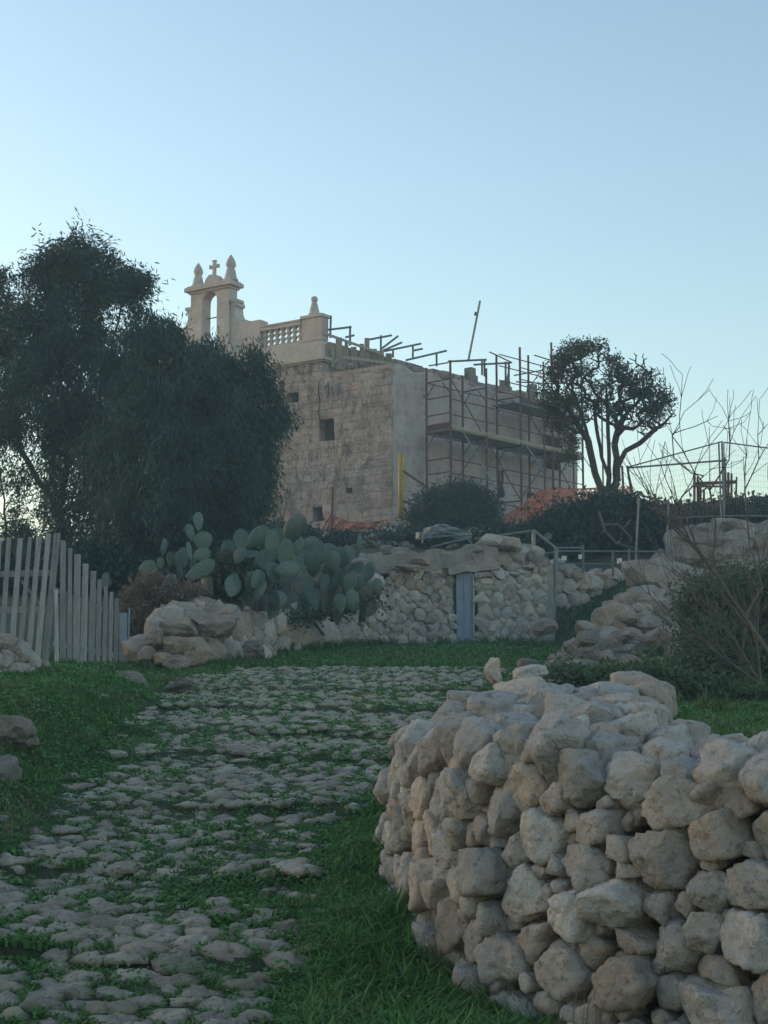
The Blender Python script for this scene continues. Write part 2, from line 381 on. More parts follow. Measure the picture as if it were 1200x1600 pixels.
def stone_field(A, frame, m, parent, name, depth, gap=.006, aspect=1.0, lv=3, k=10, limit=300, order=None, keep=None, amp=.07, proud=.03, fine=.05, domed=1.0, lv_rest=1, rmax=1.25, fat=1.06, cham=0, tilt=1, smooth=True):
    """every cell becomes one stone, an object of its own; past the limit the rest is joined as stuff.
    frame(s, t) -> point, e1, e2, e3 (outward)"""
    idx = [i for i in range(len(A)) if keep is None or keep(A[i])]
    if order is not None: idx.sort(key=lambda i: order(A[i]))
    rest_v, rest_f, off = [], [], 0
    for c_, i in enumerate(idx):
        s, t, r = A[i]; p, e1, e2, e3 = frame(s, t)
        cp_ = cell_planes(A, i, gap, aspect)
        n = [(a, b_, RNG.uniform(-.12, .22)) for a, b_, d_ in cp_]; n = np.array(n); n /= np.linalg.norm(n, axis=1)[:, None]
        d = np.minimum(np.array([q[2] for q in cp_]), r * rmax * 1.4)
        dep = depth * (r / .12) ** .5 * random.uniform(.8, 1.15)
        fr = []
        for _ in range(4):
            a = random.uniform(0, 6.28); tl = random.uniform(.12, .62) * tilt; fr.append((math.cos(a) * math.sin(tl), math.sin(a) * math.sin(tl), math.cos(tl)))
        for _ in range(4):
            a = random.uniform(0, 6.28); tl = random.uniform(.65, 1.1) * (.5 + .5 * tilt); fr.append((math.cos(a) * math.sin(tl), math.sin(a) * math.sin(tl), math.cos(tl)))
        fd = [dep * random.uniform(.7, 1.1) for _ in range(4)] + [max((dep + r) * .5, r * cham) * random.uniform(.95, 1.5) for _ in range(4)]
        ba = np.arange(6) * 1.047 + random.uniform(0, 1); bd_ = np.stack([np.cos(ba), np.sin(ba), np.zeros(6)], 1)
        n = np.vstack([n, fr, [(0, 0, -1)], bd_]); d = np.concatenate([d * fat, fd, [depth], np.full(6, r * 1.55)])
        L = lv if c_ < limit else lv_rest
        if callable(lv): L = lv(A[i]) if c_ < limit else lv_rest
        v = rock_verts(L, n, d, k, r, amp, 1.5, random.random() * 90, fine)
        wv = v[:, :1] * e1 + v[:, 1:2] * e2 + v[:, 2:3] * e3
        pos = p + e3 * random.uniform(-proud, proud)
        if c_ < limit: link(name, mesh_np(name, wv, ICO[L][1], smooth, m), parent, pos)
        else: rest_v.append(wv + pos); rest_f.append(ICO[L][1] + off); off += len(wv)
    if rest_v:
        o = link(name + '_rest' if False else 'small_' + name, mesh_np('small_' + name, np.vstack(rest_v), np.vstack(rest_f), smooth, m)); 
        if parent:
            o.parent = parent; o.location = Vector((0, 0, 0)) - Vector(parent.location)
        o['kind'] = 'stuff'

def polyline(pts):
    pts = np.array(pts, float); d = np.linalg.norm(np.diff(pts[:, :2], axis=0), axis=1); S = np.concatenate([[0], np.cumsum(d)])
    def at(s):
        return np.array([np.interp(s, S, pts[:, k]) for k in range(pts.shape[1])])
    def nrm(s):
        a, b_ = at(max(s - .15, 0)), at(min(s + .15, S[-1])); t = (b_ - a)[:2]; t /= np.linalg.norm(t)
        return np.array([t[0], t[1], 0]), np.array([t[1], -t[0], 0])    # tangent, right-hand normal
    return at, nrm, S[-1]
def wall_frame(pts, top, batter=.08, rise=.1, flip=1, round_=.12, nb=0.0):
    """pts: base line (x,y,zbase); top(s): height of the face. Past the top the surface folds inward over the wall's back."""
    at, nrm, L = polyline(pts)
    def fr(s, t):
        s_ = min(max(s, 0), L); b_ = at(s_); tan, nn = nrm(s_); nn = nn * flip; Ht = top(s_)
        up = np.array([0, 0, 1.0])
        if s > L: b_ = b_ + np.array([*(tan[:2] * (s - L)), 0])
        if s < 0: b_ = b_ + np.array([*(tan[:2] * s), 0])
        if t < Ht: p = b_ + up * t - nn * batter * t
        else: p = b_ + up * (Ht + (rise(s_) if callable(rise) else rise) * (t - Ht)) - nn * (batter * Ht + (t - Ht))
        a = sst(np.array((t - Ht + round_) / (2 * round_)))
        e3 = nn * (1 - a) + up * a; e3 = e3 / np.linalg.norm(e3); e2 = np.cross(e3, tan); e2 /= np.linalg.norm(e2)
        if e2[2] < 0 or (t > Ht and np.dot(e2, nn) > 0): e2 = -e2
        e1 = np.cross(e2, e3)
        return p, e1, e2, e3
    return fr, L
def core_mesh(name, fr, L, top, tmax, m, parent, inset=.09, s0=0, du=.15):
    ss = np.arange(s0, L + du, du); rows = []
    for s in ss:
        tt = np.concatenate([np.linspace(-.3, top(s) + tmax, 9)]); row = []
        for t in tt: p, e1, e2, e3 = fr(s, t); row.append(p - e3 * inset)
        rows.append(row)
    v = np.array(rows).reshape(-1, 3); n = 9; i = np.arange(len(ss) * n).reshape(len(ss), n)
    f = np.stack([i[:-1, :-1].ravel(), i[:-1, 1:].ravel(), i[1:, 1:].ravel(), i[1:, :-1].ravel()], 1)
    return link(name, mesh_np(name, v - v.mean(0), f, True, m), parent, v.mean(0))

# the near wall, lower right
base = [(3.4, 2.9), (2.5, 3.55), (1.6, 4.32), (1.17, 4.69), (.62, 5.18), (.36, 5.5), (.19, 5.95), (.10, 6.6), (.05, 7.4), (.07, 8.1), (.22, 8.8), (.6, 9.6), (1.2, 10.6)]
base = [(x, y, float(lin(y, *PC)) - .04) for x, y in base]
fw = empty('dry_stone_wall', (1.17, 4.69, .5), 'big near wall of piled pale limestone bulging out at the lower right beside the path', 'stone wall')
_sx = [0, 1.1, 2.3, 2.87, 3.6, 4.0, 4.5, 5.1, 5.9, 6.6, 7.4, 8.3, 9.5]; _st = [.93, .93, .93, .93, .94, .94, .90, .80, .68, .60, .54, .5, .45]
ftop = lambda s: float(np.interp(s, _sx, _st)) + .03 * math.sin(s * 7)
frise = lambda s: float(np.interp(s, [3.4, 4.6], [.05, .19]))
ffr, fL = wall_frame(base, ftop, .10, frise, -1)
# which side is outward: the face must look at the camera
p_, e1_, e2_, e3_ = ffr(3.3, .5)
if np.dot(e3_, np.array([0, 0, 1.6]) - p_) < 0: ffr, fL = wall_frame(base, ftop, .10, frise, 1)
def samp(n):
    s = RNG.uniform(1.2, fL, n); t = RNG.uniform(-.1, 1.75, n); return np.stack([s, t], 1)
FA = darts(15000, samp, [.10, .085, .07, .065, .06, .055, .045, .038, .03, .022], 1.2)
def f_keep(a):
    s, t, r = a; Ht = ftop(s)
    lim = np.interp(s, [0, 3.0, 3.9, 4.7, 5.4, 9], [.38, .44, .60, .88, .92, .3])
    return t < Ht + max(lim, .25)
FA = np.array([a for a in FA if f_keep(a)])
stone_field(FA, ffr, M_wallstone, fw, 'stone', .11, .005, 1.12, lv=lambda a: 4 if a[2] > .055 else 3, k=36, limit=300, order=lambda a: -a[2], amp=.10, proud=.035, fine=.13, lv_rest=3, fat=1.06, cham=.85)
core_mesh('wall_fill', ffr, fL, ftop, .4, M_core, fw, .09)
for (px, py, Y, sx, sy, sz) in [(943, 1088, 7.6, .15, .14, .10), (893, 1100, 7.8, .08, .1, .05), (1133, 1172, 5.9, .11, .11, .065), (812, 1085, 8.0, .13, .12, .08), (765, 1098, 8.0, .11, .1, .08),
                                (768, 1048, 9.2, .055, .06, .075), (828, 1050, 10.2, .1, .09, .06), (1060, 1150, 6.3, .08, .1, .05), (860, 1115, 7.4, .12, .12, .07), (1000, 1130, 6.8, .09, .12, .06),
                                (730, 1105, 7.8, .1, .1, .08), (960, 1140, 6.6, .08, .1, .06), (1188, 1178, 5.4, .09, .1, .05), (920, 1128, 7.0, .10, .11, .07), (700, 1120, 7.4, .09, .1, .07)]:
    boulder('cap_stone', P(px, py, Y), (sx, sy, sz), M_wallstone, fw, 4)

# ------------------------------------------------------------------ the stepped cobbled path
path = empty('path', (-.8, 6, .6), kind='structure')
rows = []
for s in STEPS[:-1]:
    x = float(lin(s, *PXL)) + .1; xr = float(lin(s, *PXR))
    while x < xr:
        r = random.uniform(.045, .115); x += r; 
        if random.random() < .5: rows.append((x, s - float(STEPW(x)) + random.uniform(0, .07), r))
        x += r * .95
def sampp(n):
    y = RNG.uniform(4.2, 20.5, n); a = RNG.uniform(-.12, 1.08, n); return np.stack([lin(y, *PXL) * (1 - a) + lin(y, *PXR) * a, y], 1)
PA = darts(19000, sampp, [.10, .085, .078, .07, .062, .055, .048, .04, .034, .028], 1.6, rows)
nrow = len(rows)
def pframe(s, t):
    z = h1(s, t); tl = random.uniform(-.08, .08)
    e3 = np.array([tl, -.14 + random.uniform(-.08, .05), 1.0]); e3 /= np.linalg.norm(e3); e1 = np.array([1, 0, 0.]) - e3 * e3[0]; e1 /= np.linalg.norm(e1); e2 = np.cross(e3, e1)
    return np.array([s, t, z + .0]), e1, e2, e3
mask = fbm(PA[:, :2] * 1.1, 21); edge = np.minimum(PA[:, 0] - lin(PA[:, 1], *PXL), lin(PA[:, 1], *PXR) - PA[:, 0])
below = np.array([min([s - y for s in STEPS if s >= y] + [9]) for y in PA[:, 1]])
keepm = (mask * 1.35 + .8 * np.clip(edge / .5, -.5, 1) - .35 * (below < .22) + RNG.uniform(-.45, .45, len(PA))) > .04
keepm[:nrow] = True
PA2 = [tuple(a) + (k_,) for a, k_ in zip(PA, keepm)]
kset = {(round(a[0], 5), round(a[1], 5)) for a in PA2 if a[3]}
stone_field(PA, pframe, M_cobble, path, 'cobblestone', .030, .003, 1.65, lv=lambda a: 3 if a[1] < 8 else 2, k=10, limit=300,
            order=lambda a: a[1] / (a[2] + .05), keep=lambda a: (round(a[0], 5), round(a[1], 5)) in kset, amp=.27, proud=.018, fine=.2, lv_rest=2, fat=1.05, cham=.5, tilt=.4)
STONES2D = PA[keepm]

# ------------------------------------------------------------------ grass and weeds
def blades(pos, length, width, lean, tone, m, name, bend=.5, parent=None, kind='stuff'):
    n = len(pos); a = RNG.uniform(0, 6.283, n); d = np.stack([np.cos(a), np.sin(a), np.zeros(n)], 1); sd_ = np.stack([-d[:, 1], d[:, 0], np.zeros(n)], 1)
    ln = lean * RNG.uniform(.3, 1.3, n); up = np.array([0, 0, 1.0])
    L = length[:, None]; W = width[:, None]; k1 = (ln * .35)[:, None]; k2 = (ln * (1 + bend))[:, None]
    mid = pos + (up + d * k1) * L * .5 / np.sqrt(1 + k1 ** 2); tip = pos + (up * (1 - .25 * k2) + d * k2) * L / np.sqrt(1 + k2 ** 2)
    v = np.stack([pos - sd_ * W, pos + sd_ * W, mid + sd_ * W * .8, mid - sd_ * W * .8, tip], 1).reshape(-1, 3)
    i = np.arange(n)[:, None] * 5
    me = mesh_np(name, v, [i + np.array([[0, 1, 2, 3]]), i + np.array([[3, 2, 4]])], False, m, np.repeat(tone, 5))
    o = link(name, me, parent) if not parent else link(name, me, parent, (0, 0, 0)); 
    if kind: o['kind'] = kind
    return o
def leafdisc(pos, size, tone, m, name, tilt=.6):
    """small round-ish weed leaves lying open to the sky"""
    n = len(pos); nm = np.stack([RNG.normal(0, tilt, n), RNG.normal(0, tilt, n), np.ones(n)], 1); nm /= np.linalg.norm(nm, axis=1)[:, None]
    a = np.cross(nm, RNG.normal(size=(n, 3))); a /= np.linalg.norm(a, axis=1)[:, None]; b_ = np.cross(nm, a)
    s = size[:, None]
    v = np.stack([pos - a * s, pos - b_ * s * .7, pos + a * s, pos + b_ * s * .7], 1).reshape(-1, 3); i = np.arange(n)[:, None] * 4
    o = link(name, mesh_np(name, v, i + np.array([[0, 1, 2, 3]]), False, m, np.repeat(tone, 4))); o['kind'] = 'stuff'; return o
def on_stone(x, y, mrg=.9):
    out = np.zeros(len(x), bool)
    for a in range(0, len(x), 20000):
        xs, ys = x[a:a + 20000], y[a:a + 20000]
        near = STONES2D[(STONES2D[:, 1] > ys.min() - .3) & (STONES2D[:, 1] < ys.max() + .3)]
        for s0 in range(0, len(near), 200):
            q = near[s0:s0 + 200]
            out[a:a + 20000] |= ((((xs[:, None] - q[:, 0]) ** 2 + ((ys[:, None] - q[:, 1]) * 1.3) ** 2) < (q[:, 2] * mrg) ** 2)).any(1)
    return out
def in_wall(x, y): return (y < 11) & (x > np.interp(y, [p[1] for p in base], [p[0] for p in base]) + .04) & (x < np.interp(y, [p[1] for p in base], [p[0] for p in base]) + .95)
n = 330000
y = 4.3 * (33.5 / 4.3) ** RNG.uniform(0, 1, n); y = np.sort(y)
half = .26 * y + .5; x = RNG.uniform(-1, 1, n) * half
inpath = (x > lin(y, *PXL)) & (x < lin(y, *PXR)) & (y < 20.5)
ok = ~in_wall(x, y) & ~(inpath & on_stone(x, y, .8)) & ~((y > 29.2) & (y < 33.2) & (x > -.8) & (x < 3.6)) & ~((y > 21) & (y < 34) & (x < lin(y, *XL) + .1))
patch = fbm(np.stack([x, y], 1) * 1.3, 33)
ok &= (~inpath | (RNG.uniform(0, 1, n) < .9 + patch))
x, y, inpath, patch = x[ok], y[ok], inpath[ok], patch[ok]
z = H(x, y)
edge_r = np.clip(1 - np.abs(x - (lin(y, *PXR) + .35)) / .5, 0, 1) * (y < 9.5)
L = (.035 + .03 * RNG.uniform(0, 1, len(x))) * (1 + .9 * np.clip(patch + .2, 0, 1)) * (1 + 1.2 * edge_r) * np.where(inpath, np.where(y > 9, .5, .75), 1.25) * (1 + .02 * y)
W = .0035 * (1 + y * .10) * RNG.uniform(.7, 1.3, len(x))
blades(np.stack([x, y, z - .01], 1), L, W, .8, RNG.uniform(0, 1, len(x)), M_grass, 'grass')
n = 300000
y = 4.3 * (30 / 4.3) ** RNG.uniform(0, 1, n); y = np.sort(y); x = RNG.uniform(-1, 1, n) * (.26 * y + .5)
inpath = (x > lin(y, *PXL)) & (x < lin(y, *PXR)) & (y < 20.5); patch = fbm(np.stack([x, y], 1) * 1.9, 63)
dstep = np.array([0.]) if False else np.min(np.stack([np.where(s - y > 0, s - y, 9) for s in STEPS], 0), 0)
ok = ~in_wall(x, y) & ~(inpath & on_stone(x, y, .85)) & ~((y > 21) & (x < lin(y, *XL) + .1)) & (patch + .6 * (~inpath) + .5 * (inpath & (dstep < .2)) + RNG.uniform(-.3, .3, n) > -.05)
x, y, inpath, patch, dstep = x[ok], y[ok], inpath[ok], patch[ok], dstep[ok]
hump = np.clip(patch + .35, 0, 1) * np.where(inpath, .03, .10) + (inpath & (dstep < .2)) * .05
z = H(x, y) + hump * RNG.uniform(0.1, 1, len(x))
leafdisc(np.stack([x, y, z + .012], 1), (.0055 + .0007 * y) * RNG.uniform(.6, 1.4, len(x)), RNG.uniform(0, 1, len(x)), M_grass, 'ground_cover')
# taller grass at the wall foot, on the banks and on the terrace
pts = []
def tufts(cx, cy, k_, spread, n_, hgt):
    for _ in range(k_):
        a = RNG.normal(cx, spread); b_ = RNG.normal(cy, spread * 1.5)
        q = np.stack([RNG.normal(a, .035, n_), RNG.normal(b_, .035, n_), RNG.uniform(.5, 1, n_) * hgt], 1); pts.append(q)
for s in np.arange(2.3, 8.2, .16):
    p_, _, _, e3_ = ffr(s, 0); p_ = p_ + e3_ * .12; tufts(p_[0], p_[1], 3, .05, 22, .15 if s < 5.5 else .12)
for s_ in STEPS:
    for _ in range(34): tufts(RNG.uniform(float(lin(s_, *PXL)), float(lin(s_, *PXR))), s_ - .07, 1, .12, 14, .06)
for _ in range(140): yy = RNG.uniform(12, 28); tufts(yy * RNG.uniform(.15, .27), yy, 1, .2, 26, .3)
for _ in range(60): tufts(RNG.uniform(-.2, .12), RNG.uniform(4.6, 7.5), 1, .1, 25, .13)
for _ in range(70): yy = RNG.uniform(7, 13); tufts(yy * RNG.uniform(.17, .3), yy, 1, .1, 24, .16)
for _ in range(90): yy = RNG.uniform(6, 15); tufts(lin(yy, *PXL) - RNG.uniform(.1, 1.2), yy, 1, .12, 22, .11)
for _ in range(150): s_ = RNG.uniform(0, 1); tufts(-3.2 + 2.9 * s_ + RNG.uniform(0, .5), 20.0 + 8.5 * s_, 1, .12, 30, .28)
for _ in range(60): tufts(RNG.uniform(.6, 4.6), RNG.uniform(26, 30), 1, .2, 30, .3)
for _ in range(60): tufts(RNG.uniform(-4.2, -2.8), RNG.uniform(17.6, 19.4), 1, .15, 30, .18)
q = np.vstack(pts); q = q[~(inw := in_wall(q[:, 0], q[:, 1]) & (q[:, 1] < 6.4))]
blades(np.stack([q[:, 0], q[:, 1], H(q[:, 0], q[:, 1]) - .01], 1), q[:, 2], .0028 * (1 + q[:, 1] * .1), .55, RNG.uniform(0, 1, len(q)), M_tall, 'tall_grass')
#PART2

# ------------------------------------------------------------------ walls and banks of the middle distance
def rubble(name_label, cat, base_px, tops, radii, depth, m, loc_i=0, aspect=1.1, n=2500, tmax=.5, lim=300, batter=.05, rise=.05, k=22, amp=.17, lv=2, bottom=-.1, smax=None, sky=False, parent=None, limit=300, core=None, ins=.5, fat=1.18, proud=.04):
    """base_px: (px, distance, base height offset) ; tops: pixel row of the wall's top at each of them"""
    bs, hs, S = [], [], [0]
    for (px, Y), ty in zip(base_px, tops):
        x = X(px, Y); z0 = h1(x, Y - .25) - .12; bs.append((x, Y, z0)); hs.append(P(px, ty, Y)[2] - z0)
    for a, b_ in zip(bs[:-1], bs[1:]): S.append(S[-1] + math.hypot(a[0] - b_[0], a[1] - b_[1]))
    top = lambda s: float(np.interp(s, S, hs)) + .04 * math.sin(s * 5.3) + .03 * math.sin(s * 12.1)
    fr, L = wall_frame(bs, top, batter, rise, 1, .1)
    p, e1, e2, e3 = fr(L / 2, .3)
    if np.dot(e3, np.array([0, 0, 1.6]) - p) < 0: fr, L = wall_frame(bs, top, batter, rise, -1, .1)
    t = parent or empty('rubble_wall', bs[loc_i], name_label, cat)
    A = darts(n, lambda q: np.stack([RNG.uniform(0, L, q), RNG.uniform(bottom, max(hs) + tmax, q)], 1), radii, aspect)
    A = np.array([a for a in A if a[1] < top(a[0]) + tmax * RNG.uniform(.6, 1)])
    stone_field(A, fr, m, t, 'stone', depth, .004, aspect, lv=lv, k=k, amp=amp, order=lambda a: -a[2], proud=proud, fine=.1, lv_rest=2, limit=limit, fat=fat, cham=1.05, smooth=False)
    core_mesh('wall_fill', fr, L, top, tmax, core or M_core, t, depth * ins, du=.3)
    return t, fr, L, top
SM = [.20, .16, .13, .11, .09, .07]
w1, *_ = rubble('crumbling low wall of big tumbled stones below the prickly pears', 'stone wall',
       [(216, 20.3), (245, 20.4), (300, 20.7), (350, 21.4), (420, 23.2), (480, 25), (548, 27.4)], [1030, 985, 962, 952, 972, 966, 962], SM, .17, M_farstone, tmax=.45, batter=.25, n=3500)
for (px, py, Y, sx, sy, sz) in [(332, 961, 20.9, .44, .3, .15), (278, 985, 20.2, .24, .2, .15), (272, 1008, 20.0, .2, .17, .12), (305, 1018, 19.9, .21, .2, .19), (268, 962, 20.9, .2, .2, .13), (228, 1022, 20.0, .15, .15, .13),
                                (345, 985, 20.6, .26, .2, .14), (255, 1030, 19.8, .15, .12, .09), (275, 1034, 19.7, .2, .15, .12), (395, 1016, 22.0, .24, .18, .14), (500, 955, 25, .2, .15, .17), (240, 1000, 20.1, .15, .15, .15)]:
    boulder('boulder', P(px, py, Y), (sx, sy, sz), M_rock, w1, 3)
rubble('heap of pale stones at the left edge below the leaning gate boards', 'stone wall', [(-60, 15.2), (0, 15.6), (45, 16.0), (84, 16.6)], [992, 996, 1010, 1048], [.11, .085, .07, .055, .045], .10, M_farstone, tmax=.35, batter=.25, n=2200)
w3, *_ = rubble('rubble wall behind the metal railing, right of the stone hut', 'stone wall', [(868, 32.4), (905, 32.6), (945, 33), (1000, 33.4), (1040, 33.6)], [886, 892, 900, 905, 915], [.16, .13, .11, .09, .08], .12, M_farstone, tmax=.3, n=1500)
# the field hut dug into the bank
hut = empty('stone_hut', P(715, 1008, 30.5), 'low rubble field hut with a slab roof and a narrow blue door', 'hut')
rubble('', '', [(548, 27.5), (575, 28.8), (640, 29.6), (706, 30.2)], [935, 920, 888, 884], [.12, .10, .08, .07, .055, .045], .08, M_farstone, parent=hut, tmax=.12, n=3600, limit=190, core=M_mortar, ins=.35, aspect=1.2)
rubble('', '', [(748, 30.3), (800, 30.6), (853, 31.0)], [900, 893, 885], [.13, .11, .09, .07, .055], .05, stone_mat('mortared_rubble', (.36, .32, .28), (.46, .42, .37), (.44, .34, .23), (.2, .17, .14), .6), parent=hut, tmax=.1, n=2000, limit=120, batter=.02, amp=.14, core=M_mortar, ins=.1, proud=.015)
rubble('', '', [(772, 31.0), (815, 31.2), (856, 31.6)], [846, 850, 862], [.15, .13, .11, .09], .12, M_farstone, parent=hut, tmax=.4, n=900, limit=60, bottom=.9)
def slab(px0, py0, px1, py1, Y0, Y1, py0b, py1b, dep, m, name, parent, seg=14, amp=.05):
    """long rough lintel or slab whose front edge runs from pixel to pixel"""
    a, b_ = P(px0, py0, Y0), P(px1, py1, Y1); c, d = P(px0, py0b, Y0), P(px1, py1b, Y1)
    v = []; n_ = seg + 1
    for i in range(n_):
        t = i / seg; top = a + (b_ - a) * t; bot = c + (d - c) * t; j = RNG.uniform(-amp, amp, (4, 3))
        v += [bot + j[0], top + j[1], top + np.array([0, dep, .05]) + j[2], bot + np.array([0, dep, .0]) + j[3]]
    f = []
    for i in range(seg):
        for k_ in range(4): f.append((i * 4 + k_, i * 4 + (k_ + 1) % 4, (i + 1) * 4 + (k_ + 1) % 4, (i + 1) * 4 + k_))
    mb = MB(); mb.add(v, [q[::-1] for q in f] + [(0, 1, 2, 3), tuple(seg * 4 + k_ for k_ in (3, 2, 1, 0))]); return mb.build(name, m, parent)
slab(576, 868, 775, 853, 29.3, 30.6, 898, 884, 2.2, M_rock, 'roof_slab', hut, 18, .04)
slab(700, 884, 782, 878, 30.1, 30.5, 897, 889, 1.0, M_rock, 'lintel', hut, 8, .02)
slab(742, 895, 772, 893, 30.25, 30.4, 903, 900, .3, M_block, 'lintel', hut, 4, .01)
for (px, py, Y, s) in [(640, 888, 29.4, (.3, .2, .1)), (740, 858, 30.5, (.22, .2, .12)), (760, 850, 30.7, (.25, .2, .09)), (800, 855, 31, (.25, .2, .1)), (835, 868, 31.2, (.16, .16, .15)), (845, 890, 31.1, (.15, .15, .16)), (660, 878, 29.6, (.2, .2, .08))]:
    boulder('stone', P(px, py, Y), s, M_rock, hut, 2)
mb = MB(); a = P(713, 1012, 30.35); mb.box(a, P(739, 1012, 30.35) - a, (0, .05, 0), P(713, 895, 30.35) - a + np.array([0, 0, 0])); door = mb.build('door', M_bluedoor, hut)
mb = MB()
for px in (713.8, 725.5, 737): q = P(px, 1011, 30.33); mb.box(q, (.02, 0, 0), (0, .022, 0), (0, 0, 1.42))
mb.build('door_rib', M_bluedoor, door)
mb = MB(); a = P(739.5, 1012, 30.3); mb.box(a, (.03, 0, 0), (0, .3, 0), (0, 0, 1.45)); mb.build('door_jamb', M_trim, hut)
# rocks on the banks and the outcrop
oc = empty('rock_outcrop', P(985, 1040, 21), 'rocky outcrop of tumbled limestone climbing right of the railing', 'outcrop')
for (zx, zy, w_, h_, Y) in [(640, 170, 250, 170, 27), (440, 350, 170, 140, 23.5), (620, 300, 150, 110, 25), (610, 385, 120, 80, 24), (640, 470, 220, 130, 22), (310, 495, 180, 130, 21), (720, 520, 75, 90, 21.5), (350, 580, 100, 60, 20),
                            (245, 595, 90, 50, 20), (455, 597, 85, 45, 20), (185, 530, 45, 55, 20.5), (500, 260, 110, 70, 25), (560, 160, 70, 90, 27.5), (700, 120, 130, 60, 28.5), (470, 545, 130, 65, 21), (590, 230, 150, 90, 26),
                            (700, 240, 120, 80, 26), (480, 450, 110, 80, 22.3), (560, 540, 110, 70, 21.4), (760, 100, 90, 60, 29), (540, 350, 60, 60, 24), (400, 450, 60, 50, 22), (660, 560, 80, 50, 21), (790, 180, 90, 70, 28), (860, 130, 120, 60, 29.5),
                            (720, 330, 60, 70, 25), (420, 280, 60, 45, 24.5), (620, 120, 120, 50, 28), (500, 420, 50, 40, 22)]:
    px, py = 820 + .3167 * zx, 860 + .3167 * zy; sx = w_ * .3167 / F * Y * .68; sz = h_ * .3167 / F * Y * .72
    boulder('rock', P(px, py, Y), (sx, max(sx * .8, .12), sz), M_rock, oc, 3, k=9)
for (px, py, Y, s, lb) in [(832, 1042, 19, (.18, .15, .13), 'pale rounded rock on the grass just above the near wall, left of the outcrop'), (868, 1072, 15.5, (.1, .1, .06), 'small pale stone in the dark weeds above the near wall'),
                           (18, 1150, 10.6, (.22, .25, .14), 'dark mossy boulder sticking out of the grass at the left edge'), (8, 1208, 9.6, (.11, .16, .12), 'smooth grey boulder cut by the left edge, lowest of the bank'),
                           (50, 1098, 12.4, (.10, .09, .05), 'small tan stone with a pointed top on the left grass bank'), (66, 1071, 14.6, (.16, .1, .06), 'flat grey stone between the stone heap and the grass bank'),
                           (104, 1073, 14.8, (.12, .1, .05), 'low rounded stone half sunk below the wooden gate'), (178, 1062, 17.0, (.22, .16, .08), 'broad flat rock at the foot of the picket gate'),
                           (206, 1062, 17.3, (.2, .14, .1), 'hump of grey rock just right of the picket gate'), (280, 1070, 16.8, (.17, .12, .06), 'flat stone alone in the grass below the tumbled wall'), (160, 1036, 12.0, (.05, .05, .03), None)]:
    if lb: boulder('rock', P(px, py, Y), s, M_rock, None, 3, label=lb, cat='rock')
for _ in range(95):
    f = RNG.uniform(0, 1); px = 905 + 110 * f + RNG.normal(0, 38); py = 1050 - 140 * f + RNG.normal(0, 22); Y = 19.8 + 8 * f + RNG.uniform(-.6, .3); q = RNG.uniform(.07, .24)
    g_ = G(px, Y)
    if px < 1058 and px > 850: boulder('rock', np.array([g_[0], Y, max(g_[2], P(px, py, Y)[2]) if abs(g_[2] - P(px, py, Y)[2]) < .5 else g_[2]]), (q * 1.2, q, q * .75), M_rock, oc, 2, k=10)
bk = empty('rock_bank', P(1120, 900, 34), 'weathered brown rock bank under the mesh fence at the right edge', 'rock bank')
for (px, py, w_, h_) in [(1075, 862, 90, 84), (1130, 858, 80, 80), (1180, 852, 90, 66), (1225, 850, 80, 70), (1100, 835, 90, 36), (1155, 832, 90, 34), (1035, 880, 50, 50), (1060, 895, 80, 40), (1150, 885, 110, 50), (1200, 880, 90, 50), (1210, 828, 70, 30)]:
    Y = 34.3; boulder('rock', P(px, py, Y), (w_ / F * Y * .55, .55, h_ / F * Y * .58), M_rock, bk, 3, k=8)

# ------------------------------------------------------------------ the wooden gate
def zg(x, y): return .275 * x, 820 + .275 * y
gate = empty('wooden_gate', P(90, 1040, 19.5), 'rickety grey gate of leaning weathered boards and pickets at the left', 'gate')
def board(x0, y0, x1, y1, w_, Y, name='picket', th=.022):
    a, b_ = P(*zg(x0, y0), Y), P(*zg(x1, y1), Y); ww = w_ * .275 / F * Y
    ax = np.array([ww, random.uniform(-.01, .01), 0]); mb = MB(); o = b_ - ax / 2
    mb.box(o, ax, (0, th, 0), a - b_)
    v0 = mb.v[0]; top_ = v0[4:].mean(0); mb.v[0] = np.array(v0); mb.v[0][4:, 0] = top_[0] + (v0[4:, 0] - top_[0]) * random.uniform(.7, .95); mb.v[0][4:6, 2] += random.uniform(-.02, .02)
    ob = mb.build(name, M_wood, gate)
    return ob
for i, (x0, y0, x1, y1, w_) in enumerate([(-55, 82, -95, 640, 32), (-5, 85, -40, 640, 30), (50, 80, 8, 640, 32), (115, 75, 65, 660, 31), (170, 70, 112, 665, 31), (222, 65, 162, 680, 31), (275, 58, 212, 700, 34), (325, 52, 255, 720, 40)]):
    board(x0, y0, x1, y1 + 60, w_, 19.3 + .02 * (i % 2), 'gate_board')
for i, (x0, y0, x1, y1, w_) in enumerate([(318, 370, 322, 760, 22), (358, 92, 355, 780, 30), (398, 133, 392, 800, 26), (440, 172, 430, 810, 37), (485, 220, 470, 815, 37), (530, 262, 515, 825, 33), (565, 312, 553, 830, 25), (601, 350, 590, 835, 27), (633, 385, 622, 835, 23), (664, 423, 654, 835, 24)]):
    board(x0, y0, x1, y1 + 30, w_, 19.15 + .11 * i)
def rail(x0, y0, x1, y1, Y0, Y1, h_, name, m=None, parent=None):
    a, b_ = P(*zg(x0, y0), Y0), P(*zg(x1, y1), Y1); mb = MB(); mb.box(a, b_ - a, (0, .03, 0), (0, 0, h_)); return mb.build(name, m or M_wood, parent or gate)
rail(-60, 300, 300, 290, 19.36, 19.36, .08, 'rail'); rail(-60, 500, 280, 500, 19.36, 19.36, .08, 'rail'); rail(120, 330, 240, 480, 19.35, 19.35, .05, 'rail')
